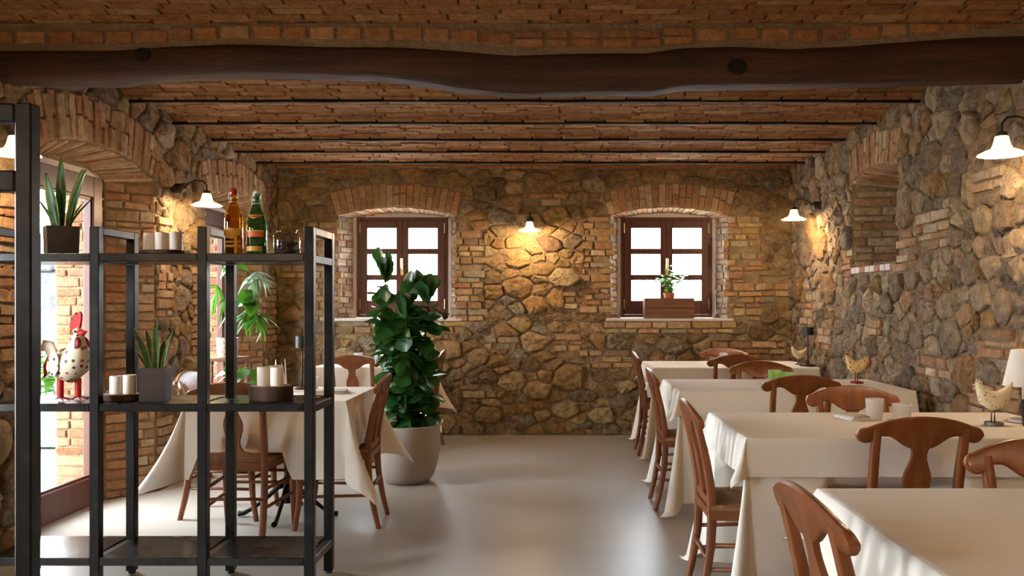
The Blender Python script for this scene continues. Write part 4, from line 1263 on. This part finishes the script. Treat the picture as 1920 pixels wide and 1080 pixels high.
# ------------------------------------------------------------------ tin fowl
def fowl(label, loc, rz, H, kind):
    t = thing('tin_rooster' if kind in ('shelf', 'red') else 'tin_hen', label, 'figurine', loc, rz)
    S = lambda *p: tuple(q * H for q in p)
    if kind == 'shelf':
        body = [(-0.22, 0.36, 0.03, 0.03), (-0.20, 0.37, 0.09, 0.07), (-0.13, 0.38, 0.165, 0.13), (-0.02, 0.385, 0.20, 0.165), (0.07, 0.43, 0.185, 0.155), (0.115, 0.53, 0.145, 0.12), (0.12, 0.63, 0.10, 0.085), (0.115, 0.72, 0.07, 0.065), (0.115, 0.78, 0.05, 0.05), (0.115, 0.81, 0.012, 0.012)]
        b = MB(); b.tube([S(x, 0, z) for x, z, _, _ in body], [H * q[2] for q in body], 20, ry=[H * q[3] for q in body]); b.build('body', M['spots'], t, True)
        b = MB(); b.tube([S(-0.16, 0, 0.42), S(-0.25, 0, 0.50), S(-0.31, 0, 0.58), S(-0.38, 0, 0.60), S(-0.42, 0, 0.55)], [H * q for q in (0.05, 0.075, 0.08, 0.065, 0.02)], 14, ry=[H * 0.03] * 5); b.build('tail', M['spots'], t, True)
        b = MB(); b.tube([S(-0.2, 0, 0.49), S(-0.30, 0, 0.45), S(-0.36, 0, 0.36), S(-0.385, 0, 0.24)], [H * q for q in (0.03, 0.055, 0.045, 0.008)], 12, ry=[H * 0.012] * 4); b.build('tail_feather', M['red'], t, True)
        comb = [(0.03, 0.70), (0.03, 0.78), (0.005, 0.82), (0.015, 0.87), (0.05, 0.885), (0.055, 0.94), (0.09, 0.975), (0.115, 0.94), (0.15, 0.985), (0.175, 0.96), (0.17, 0.88), (0.15, 0.80), (0.11, 0.80), (0.07, 0.765)]
        b = MB(); b.rings([[S(x, -0.012, z) for x, z in comb], [S(x, 0.012, z) for x, z in comb]]); b.build('comb', M['red'], t)
        b = MB(); b.tube([S(0.15, 0, 0.745), S(0.20, 0, 0.75), S(0.255, 0, 0.765)], [H * q for q in (0.048, 0.03, 0.004)], 10); b.build('beak', M['red'], t, True)
        for s in (-1, 1):
            b = MB(); b.tube([S(0.14, s * 0.02, 0.71), S(0.165, s * 0.045, 0.66), S(0.18, s * 0.06, 0.60), S(0.18, s * 0.06, 0.575)], [H * q for q in (0.02, 0.045, 0.05, 0.015)], 12, ry=[H * 0.03] * 4); b.build('wattle', M['darkred'], t, True)
            b = MB(); b.lathe([(0.014 * H, 0.0), (0.014 * H, 0.01 * H)], 10, (0, 0, 0)); 
            e = MB(); e.tube([S(0.135, s * 0.05, 0.765), S(0.135, s * 0.062, 0.765)], 0.012 * H, 8); e.build('eye', M['black'], t)
            b = MB(); b.tube([S(-0.01 + s * 0.05, s * 0.07, 0.24), S(-0.01 + s * 0.05, s * 0.07, 0.03)], 0.034 * H, 12); b.build('leg', M['red'], t, True, angle=0.8)
            for k in (-0.5, 0.0, 0.5, PI):
                f = MB(); L = 0.14 if k != PI else 0.08
                c0 = (-0.01 + s * 0.05, s * 0.07)
                f.tube([S(c0[0], c0[1], 0.035), S(c0[0] + math.cos(k) * L * 0.5, c0[1] + math.sin(k) * L * 0.5, 0.022), S(c0[0] + math.cos(k) * L, c0[1] + math.sin(k) * L, 0.007)], [0.010 * H, 0.008 * H, 0.006 * H], 6); f.build('toe', M['darkred'], t, True)
        b = MB(); wing = [(-0.16, 0.36), (-0.12, 0.28), (-0.03, 0.27), (0.03, 0.36), (0.03, 0.48), (-0.02, 0.56), (-0.08, 0.53), (-0.14, 0.45)]
        for s in (-1,):
            b.rings([[S(x, s * 0.165 * 1.0, z) for x, z in wing], [S(x * 0.95, s * 0.172, z) for x, z in wing]])
        b.build('wing', M['spots'], t)
        return t
    m = {'red': M['spots2'], 'cream': M['cream'], 'speckled': M['spots3']}[kind]
    body = [(-0.40, 0.93, 0.02, 0.02), (-0.36, 0.84, 0.06, 0.05), (-0.28, 0.70, 0.13, 0.10), (-0.14, 0.56, 0.20, 0.15), (0.04, 0.52, 0.225, 0.17), (0.18, 0.60, 0.185, 0.14), (0.27, 0.74, 0.12, 0.09), (0.33, 0.86, 0.075, 0.06), (0.37, 0.91, 0.05, 0.045), (0.40, 0.93, 0.01, 0.01)]
    if kind == 'red': body = body[1:]
    b = MB(); b.tube([S(x, 0, z) for x, z, _, _ in body], [H * q[2] for q in body], 18, ry=[H * q[3] for q in body]); b.build('body', m, t, True)
    cm = M['darkred'] if kind == 'red' else m
    comb = [(0.27, 0.88), (0.26, 0.96), (0.30, 0.94), (0.31, 1.0), (0.35, 0.96), (0.38, 1.0), (0.40, 0.93), (0.36, 0.90)]
    b = MB(); b.rings([[S(x, -0.014, z) for x, z in comb], [S(x, 0.014, z) for x, z in comb]]); b.build('comb', cm, t)
    b = MB(); b.tube([S(0.38, 0, 0.89), S(0.46, 0, 0.875)], [0.03 * H, 0.004 * H], 8); b.build('beak', cm, t, True)
    b = MB(); b.tube([S(0.37, 0, 0.86), S(0.385, 0, 0.79), S(0.38, 0, 0.76)], [0.015 * H, 0.032 * H, 0.01 * H], 8); b.build('wattle', cm, t, True)
    if kind == 'red':
        b = MB(); b.tube([S(-0.28, 0, 0.78), S(-0.38, 0, 0.78), S(-0.42, 0, 0.66), S(-0.41, 0, 0.56)], [H * q for q in (0.04, 0.07, 0.06, 0.02)], 10, ry=[H * 0.03] * 4); b.build('tail', M['red'], t, True)
    for s in (-1, 1):
        b = MB(); b.tube([S(0.02 + s * 0.05, s * 0.03, 0.36), S(0.02 + s * 0.05, s * 0.03, 0.02)], 0.018 * H, 8); b.build('leg', M['darkred'] if kind == 'red' else M['greymetal'], t, True)
    b = MB(); b.lathe([(0.20 * H, 0), (0.20 * H, 0.012), (0.18 * H, 0.02 * H + 0.002)], 20); b.build('base', M['darkred'] if kind == 'red' else M['greymetal'], t, True, angle=0.7)
    return t
fowl('spotted cream tin rooster with red comb and wattles on the middle shelf', (-2.215, 3.90, ZS[1]), -0.35, 0.41, 'shelf')
fowl('small spotted rooster with red comb and red tail on a white table', (2.02, 5.70, ZT + 0.001), PI, 0.205, 'red')
fowl('small plain cream hen beside the black table lamp', (2.125, 7.42, ZT + 0.001), PI, 0.165, 'cream')
fowl('speckled cream hen on a metal stand near the white lamp', (1.925, 3.74, ZT + 0.001), PI, 0.20, 'speckled')

# ------------------------------------------------------------------ lamps, glasses and papers on the tables
def table_lamp(label, loc, h, sr, shh, m, base_r=0.055, cone=0.9):
    t = thing('table_lamp', label, 'lamp', loc)
    b = MB(); b.lathe([(base_r, 0), (base_r, 0.008), (base_r * 0.85, 0.012), (0.008, 0.014)], 24); b.build('base', M['black'] if m is not M['shade_white'] else m, t, True, angle=0.7)
    b = MB(); b.lathe([(0.005, 0.012), (0.005, h - shh * 0.4)], 10); b.build('pole', M['black'] if m is not M['shade_white'] else m, t, True)
    b = MB(); b.lathe([(sr, h - shh), (sr * cone, h - 0.003), (sr * cone * 0.9, h), (0.001, h + 0.001)], 28, (0, 0, 0), True, False); b.build('lamp_shade', m, t, True, angle=0.7)
    return t
table_lamp('slim black table lamp on the table nearest the back wall', (2.19 - 0.03, 7.28, ZT), 0.335, 0.052, 0.07, M['black'], 0.07, 1.0)
table_lamp('slim black table lamp on the square table behind the shelves', (-1.585, 5.36, ZT - 0.005), 0.335, 0.043, 0.075, M['black'], 0.05, 1.0)
table_lamp('white lamp with a tall tapering shade near the speckled hen', (2.12, 3.86, ZT), 0.325, 0.085, 0.165, M['shade_white'], 0.06, 0.6)

def tumbler(label, loc, r0, r1, h, m, group=None):
    t = tag(MB_tumbler(r0, r1, h).build('tumbler', m, None, True, loc=loc, angle=0.9), label, 'glass', group)
    return t
def MB_tumbler(r0, r1, h):
    b = MB(); w = 0.003
    b.lathe([(0.001, 0.001), (r0 * 0.95, 0.0), (r0, 0.004), (r1, h), (r1 - w, h), (r0 - w, 0.012), (0.001, 0.011)], 28, (0, 0, 0), False, False); return b
tumbler('tall frosted tumbler standing by the folded papers', (1.462, 3.90, ZT), 0.034, 0.041, 0.098, M['frosted'], 'frosted tumblers')
tumbler('short frosted tumbler half hidden behind a chair back', (1.592, 3.91, ZT), 0.038, 0.045, 0.072, M['frosted'], 'frosted tumblers')
tumbler('taller green glass tumbler beside a shorter one', (1.475, 5.72, ZT), 0.037, 0.046, 0.088, M['greentumbler'], 'green tumblers')
tumbler('shorter green glass tumbler beside a taller one', (1.575, 5.78, ZT), 0.04, 0.047, 0.068, M['greentumbler'], 'green tumblers')
tumbler('taller white tumbler on the table nearest the back wall', (1.545, 7.80, ZT), 0.036, 0.04, 0.085, M['frosted'], 'white tumblers at the back')
tumbler('shorter white tumbler on the table nearest the back wall', (1.635, 7.82, ZT), 0.036, 0.04, 0.06, M['frosted'], 'white tumblers at the back')
tumbler('clear tumbler on the square table beyond the fig', (-1.75, 7.60, ZT - 0.005), 0.034, 0.04, 0.10, M['frosted'])
tumbler('frosted tumbler beside the black lamp behind the shelves', (-1.50, 5.28, ZT - 0.005), 0.034, 0.04, 0.09, M['frosted'])
def papers(name, label, cat, loc, rz, w, d, n):
    t = thing(name, label, cat, loc, rz)
    for i in range(n):
        b = MB(); b.rbox(-w / 2, w / 2, -d / 2, d / 2, i * 0.007, i * 0.007 + 0.006, 0.001, Matrix.Rotation(0.06 * i, 4, 'Z')); b.build('sheet', M['paperprint'] if i == n - 1 else M['paper'], t)
papers('folded_papers', 'stack of folded papers beside the tall frosted tumbler', 'papers', (1.375, 3.94, ZT), 0.2, 0.10, 0.15, 3)
papers('menu_booklet', 'closed menu lying on the square table behind the shelves', 'menu', (-1.35, 5.12, ZT - 0.005), 0.05, 0.20, 0.14, 3)
papers('coaster_card', 'small white card beside the green tumblers', 'card', (1.40, 5.66, ZT), 0.1, 0.09, 0.07, 1)
t = thing('standing_card', 'small black-framed picture card standing by the white lamp', 'picture frame', (2.085, 3.72, ZT), 0.25)
b = MB(); Mx = Matrix.Rotation(-0.08, 4, 'X'); b.rbox(-0.05, 0.05, -0.008, 0.008, 0.0, 0.115, 0.003, Mx); b.build('frame', M['black'], t)
b = MB(); b.box(-0.04, 0.04, -0.0095, -0.008, 0.012, 0.103, Mx); b.build('picture', M['picture'], t)
# folded napkin crown
t = thing('folded_napkin', 'white napkin folded into peaks beside the black table lamp', 'napkin', (-1.68, 5.22, ZT - 0.005), 0.3)
for k in range(5):
    a = k * 2 * PI / 5
    b = MB(); h = 0.20 - 0.022 * (k % 3)
    c, s = math.cos(a), math.sin(a)
    b.rings([[(c * q + s * e, s * q - c * e, z) for q, e, z in ((0.045, -0.04, 0), (0.045, 0.04, 0), (0.030, 0.0, h))], [(c * q + s * e, s * q - c * e, z) for q, e, z in ((0.037, -0.036, 0), (0.037, 0.036, 0), (0.026, 0.0, h - 0.006))]])
    b.build('fold', M['napkin'], t)

# ------------------------------------------------------------------ planter crate on the sill
cr = thing('wooden_crate', 'old wooden planter crate on the sill of the right-hand window', 'crate', (1.132, D + 0.075, SILL))
W2, H2, D2 = 0.245, 0.20, 0.09
for s in (-1, 1):
    for k in range(2):
        b = MB(); b.rbox(-W2, W2, s * D2 - 0.008, s * D2 + 0.008, 0.002 + k * 0.1, 0.098 + k * 0.1, 0.003); b.build('board', M['crate'], cr)
    b = MB(); b.rbox(s * W2 - 0.008 - s * 0.008, s * W2 + 0.008 - s * 0.008, -D2 + 0.008, D2 - 0.008, 0.002, H2 - 0.004, 0.003); b.build('end_board', M['crate'], cr)
b = MB(); b.rbox(-W2 + 0.016, W2 - 0.016, -D2 + 0.008, D2 - 0.008, 0.002, 0.014, 0.002); b.build('bottom_board', M['crate'], cr)
b = MB(); b.rbox(-W2 + 0.017, W2 - 0.017, -D2 + 0.009, D2 - 0.009, 0.014, H2 - 0.05, 0.004); b.build('soil', M['soil'], cr)

# ------------------------------------------------------------------ plants
def leaf_mesh(name, m, L, prof, nl=7, curl=0.12, cup=0.15, lobes=0):
    b = MB(); rows = []
    for i in range(nl + 1):
        q = i / nl
        w = interp(prof, q)[0] * L
        if lobes and 0 < i < nl: w *= 1.0 if i % 2 else 1 - lobes
        zc = -curl * L * q * q
        rows.append([b.vert((k * w, L * q, zc + cup * w * abs(k) ** 1.5 * (1 if abs(k) > 0 else 0) + 0.0)) for k in (-1, -0.5, 0, 0.5, 1)])
    for ra, rb in zip(rows, rows[1:]):
        for j in range(4): b.face((ra[j], ra[j + 1], rb[j + 1], rb[j]))
    me = bpy.data.meshes.new(name); me.from_pydata(b.v, [], b.f); me.materials.append(m)
    me.polygons.foreach_set('use_smooth', [True] * len(me.polygons)); me.update(); return me
def place_leaf(me, parent, p, d, up, s=1.0):
    d = Vector(d).normalized(); up = Vector(up)
    x = d.cross(up)
    if x.length < 1e-4: x = Vector((1, 0, 0))
    x.normalize(); z = x.cross(d)
    o = link('leaf', me, parent)
    o.matrix_local = Matrix(((x.x * s, d.x * s, z.x * s, p[0]), (x.y * s, d.y * s, z.y * s, p[1]), (x.z * s, d.z * s, z.z * s, p[2]), (0, 0, 0, 1)))
    return o
FID = [(0, 0.05), (0.12, 0.20), (0.3, 0.25), (0.45, 0.27), (0.65, 0.40), (0.82, 0.40), (0.94, 0.26), (1, 0.06)]
fid = [leaf_mesh('fig_leaf', M['fig'], 0.165, FID, 8, c, 0.22) for c in (0.1, 0.25, 0.4)]
HEART = [(0, 0.22), (0.1, 0.40), (0.3, 0.46), (0.55, 0.38), (0.8, 0.2), (1, 0.02)]
heart = [leaf_mesh('heart_leaf', M['philo'], 0.15, HEART, 7, c, 0.12) for c in (0.15, 0.4)]
STRAP = [(0, 0.03), (0.2, 0.06), (0.6, 0.055), (1, 0.004)]
strap = [leaf_mesh('strap_leaf', M['silver'], 0.22, STRAP, 7, c, 0.2) for c in (0.3, 0.7)]
gstrap = [leaf_mesh('green_strap_leaf', M['philo'], 0.22, STRAP, 7, c, 0.2) for c in (0.4, 0.8)]
SMALL = [(0, 0.1), (0.3, 0.34), (0.65, 0.28), (1, 0.02)]
small = [leaf_mesh('small_leaf', M['philo'], 0.055, SMALL, 5, 0.2, 0.1)]

# fiddle-leaf fig in the concrete pot
fg = thing('fiddle_leaf_fig', 'tall fiddle-leaf fig in a round concrete pot', 'plant', (-1.07, 6.2, 0))
b = MB(); b.lathe([(0.12, 0.0), (0.155, 0.006), (0.19, 0.05), (0.218, 0.13), (0.232, 0.22), (0.236, 0.30), (0.236, 0.41), (0.233, 0.418), (0.212, 0.418), (0.208, 0.41), (0.208, 0.36)], 48, (0, 0, 0), True, False); b.build('pot', M['concrete'], fg, True, angle=0.9)
b = MB(); b.lathe([(0.21, 0.34), (0.21, 0.375), (0.1, 0.39), (0.001, 0.392)], 32, (0, 0, 0), True, False); b.build('soil', M['soil'], fg, True)
r = random.Random(21)
for si, (bx, by, tx, ty, h, n) in enumerate([(-0.05, -0.02, -0.165, -0.04, 1.52, 86), (0.10, 0.0, 0.145, 0.02, 1.36, 70), (0.0, 0.06, 0.02, 0.06, 1.36, 60), (0.02, -0.08, -0.0, -0.1, 1.24, 60)]):
    pts = []
    for i in range(10):
        q = i / 9
        pts.append(Vector((bx + (tx - bx) * q + 0.012 * math.sin(q * 7 + si), by + (ty - by) * q, 0.37 + (h - 0.37) * q)))
    b = MB(); b.tube(pts, [0.013 - 0.009 * i / 9 for i in range(10)], 8); b.build('stem', M['stem'], fg, True)
    for k in range(n):
        q = 0.06 + 0.94 * k / (n - 1)
        i = min(8, int(q * 9)); p = pts[i].lerp(pts[i + 1], q * 9 - i)
        a = k * 2.4 + si * 1.3 + r.uniform(-0.3, 0.3)
        el = (r.uniform(-1.05, -0.15) if r.random() < 0.6 else r.uniform(-0.1, 0.7)) if q < 0.93 else r.uniform(0.9, 1.35)
        d = Vector((math.cos(a) * math.cos(el), math.sin(a) * math.cos(el), math.sin(el)))
        up = Vector((-d.x * 0.5, -d.y * 0.5, 1.0)) + Vector((r.uniform(-0.3, 0.3), r.uniform(-0.3, 0.3), 0))
        if el > 0.85: up = Vector((math.cos(a), math.sin(a), 0.2))
        place_leaf(r.choice(fid), fg, p, d, up, r.uniform(0.8, 1.15))

# little vine in the crate
vn = thing('window_vine', 'small leafy vine growing from the crate on the sill', 'plant', (1.14, D + 0.075, SILL + H2 - 0.048))
b = MB(); b.lathe([(0.045, 0.0), (0.055, 0.085), (0.058, 0.085), (0.058, 0.10), (0.05, 0.10)], 20, (0, 0, 0), True, False); b.lathe([(0.05, 0.08), (0.001, 0.088)], 20, (0, 0, 0), False, False); b.build('pot', M['terracotta'], vn, True, angle=0.7)
for si, tip in enumerate([(0.01, 0, 0.36), (0.10, -0.02, 0.31), (0.19, -0.02, 0.27), (-0.06, 0.0, 0.26), (-0.14, -0.02, 0.24), (0.03, -0.03, 0.29), (-0.02, -0.02, 0.20), (0.06, 0.0, 0.22)]):
    pts = [Vector((0, 0, 0.08)).lerp(Vector(tip), i / 5) + Vector((0, 0, 0.03 * math.sin(PI * i / 5))) for i in range(6)]
    b = MB(); b.tube(pts, 0.0025, 5); b.build('stem', M['greenstem'], vn, True)
    for k in range(9):
        p = pts[1 + k % 5]; a = r.uniform(0, 6.28)
        place_leaf(small[0], vn, p, (math.cos(a), math.sin(a) * 0.6, r.uniform(-0.4, 0.4)), (0, -0.4, 1), r.uniform(0.8, 1.3))

# plants in the arched door recess behind the square table
st = thing('plant_stand', 'dark wooden plant stand in the recess of the arched door', 'plant stand', (-2.83, 7.42, 0))
b = MB(); b.rbox(-0.13, 0.13, -0.16, 0.16, 0.80, 0.83, 0.004); b.build('stand_top', M['crate'], st)
for sx in (-1, 1):
    for sy in (-1, 1):
        b = MB(); b.rbox(sx * 0.105 - 0.014, sx * 0.105 + 0.014, sy * 0.13 - 0.014, sy * 0.13 + 0.014, 0, 0.80, 0.003); b.build('leg', M['crate'], st)
b = MB(); b.rbox(-0.09, 0.09, -0.115, 0.115, 0.25, 0.268, 0.003); b.build('stand_shelf', M['crate'], st)
hp = thing('trailing_houseplant', 'tall trailing houseplant in a dotted pale pot on the plant stand', 'plant', (-2.82, 7.36, 0.83))
b = MB(); b.lathe([(0.07, 0.0), (0.085, 0.02), (0.095, 0.16), (0.095, 0.17), (0.086, 0.17), (0.084, 0.15)], 28, (0, 0, 0), True, False); b.build('pot', M['spotpot'], hp, True, angle=0.8)
b = MB(); b.lathe([(0.085, 0.14), (0.001, 0.155)], 20, (0, 0, 0), True, False); b.build('soil', M['soil'], hp, True)
def stem_to(parent, p0, p1, sag=0.1, rad=0.005):
    p0, p1 = Vector(p0), Vector(p1)
    pts = [p0.lerp(p1, i / 7) + Vector((0, 0, sag * math.sin(PI * i / 7))) for i in range(8)]
    b = MB(); b.tube(pts, [rad * (1 - 0.5 * i / 7) for i in range(8)], 6); b.build('stem', M['stem'], parent, True); return pts
for tip, kind, n in [((0.06, -0.10, 0.80), heart, 4), ((0.22, 0.10, 0.74), strap, 18), ((0.27, 0.0, 0.68), strap, 16), ((0.22, -0.05, 0.50), heart, 8), ((0.27, 0.02, 0.36), gstrap, 18), ((0.22, -0.02, 0.40), gstrap, 12), ((-0.02, -0.2, 0.62), gstrap, 10), ((0.02, 0.1, 0.90), heart, 3), ((0.20, 0.0, 0.58), heart, 6), ((0.03, -0.12, 0.5), gstrap, 8)]:
    pts = stem_to(hp, (r.uniform(-0.02, 0.02), r.uniform(-0.02, 0.02), 0.145), tip, 0.12)
    for k in range(n):
        a = r.uniform(0, 2 * PI); e = r.uniform(-1.3, 0.1)
        place_leaf(r.choice(kind), hp, pts[-1 - (k % 2)], (math.cos(a) * math.cos(e), math.sin(a) * math.cos(e), math.sin(e)), (0.4, -0.5, 1), r.uniform(0.7, 1.1))
fl = thing('leafy_houseplant', 'bright green heart-leaved houseplant standing low beside the plant stand', 'plant', (-2.60, 7.03, 0.0))
b = MB(); b.lathe([(0.10, 0.0), (0.12, 0.02), (0.13, 0.28), (0.132, 0.29), (0.12, 0.29), (0.118, 0.27)], 28, (0, 0, 0), True, False); b.build('pot', M['terracotta'], fl, True, angle=0.8)
b = MB(); b.lathe([(0.12, 0.25), (0.001, 0.265)], 20, (0, 0, 0), True, False); b.build('soil', M['soil'], fl, True)
for k in range(26):
    a = k * 2.4; q = r.uniform(0.08, 0.26) * (0.35 if math.cos(a) < 0.2 else 1); tip = (q * math.cos(a), q * math.sin(a), r.uniform(0.45, 0.84))
    stem_to(fl, (0.02 * math.cos(a), 0.02 * math.sin(a), 0.255), tip, 0.05, 0.003)
    e = r.uniform(-0.6, 0.2)
    place_leaf(r.choice(heart if k % 4 else strap), fl, tip, (math.cos(a) * math.cos(e), math.sin(a) * math.cos(e), math.sin(e)), (0, -0.3, 1), r.uniform(0.7, 1.1))

# shrub in the trough on the terrace
b = MB(); b.rbox(-0.49, 0.49, -0.19, 0.19, 0.40, 0.43, 0.004); b.build('soil', M['soil'], tr)
for k in range(9):
    x0 = -0.4 + 0.1 * k
    pts = stem_to(tr, (x0, 0, 0.42), (x0 + r.uniform(-0.08, 0.08), r.uniform(-0.08, 0.08), r.uniform(0.7, 0.95)), 0.02, 0.006)
    for j in range(12):
        a = r.uniform(0, 2 * PI); e = r.uniform(-0.5, 0.6)
        place_leaf(r.choice(heart), tr, pts[2 + j % 6], (math.cos(a) * math.cos(e), math.sin(a) * math.cos(e), math.sin(e)), (0, 0, 1), r.uniform(0.6, 1.0))
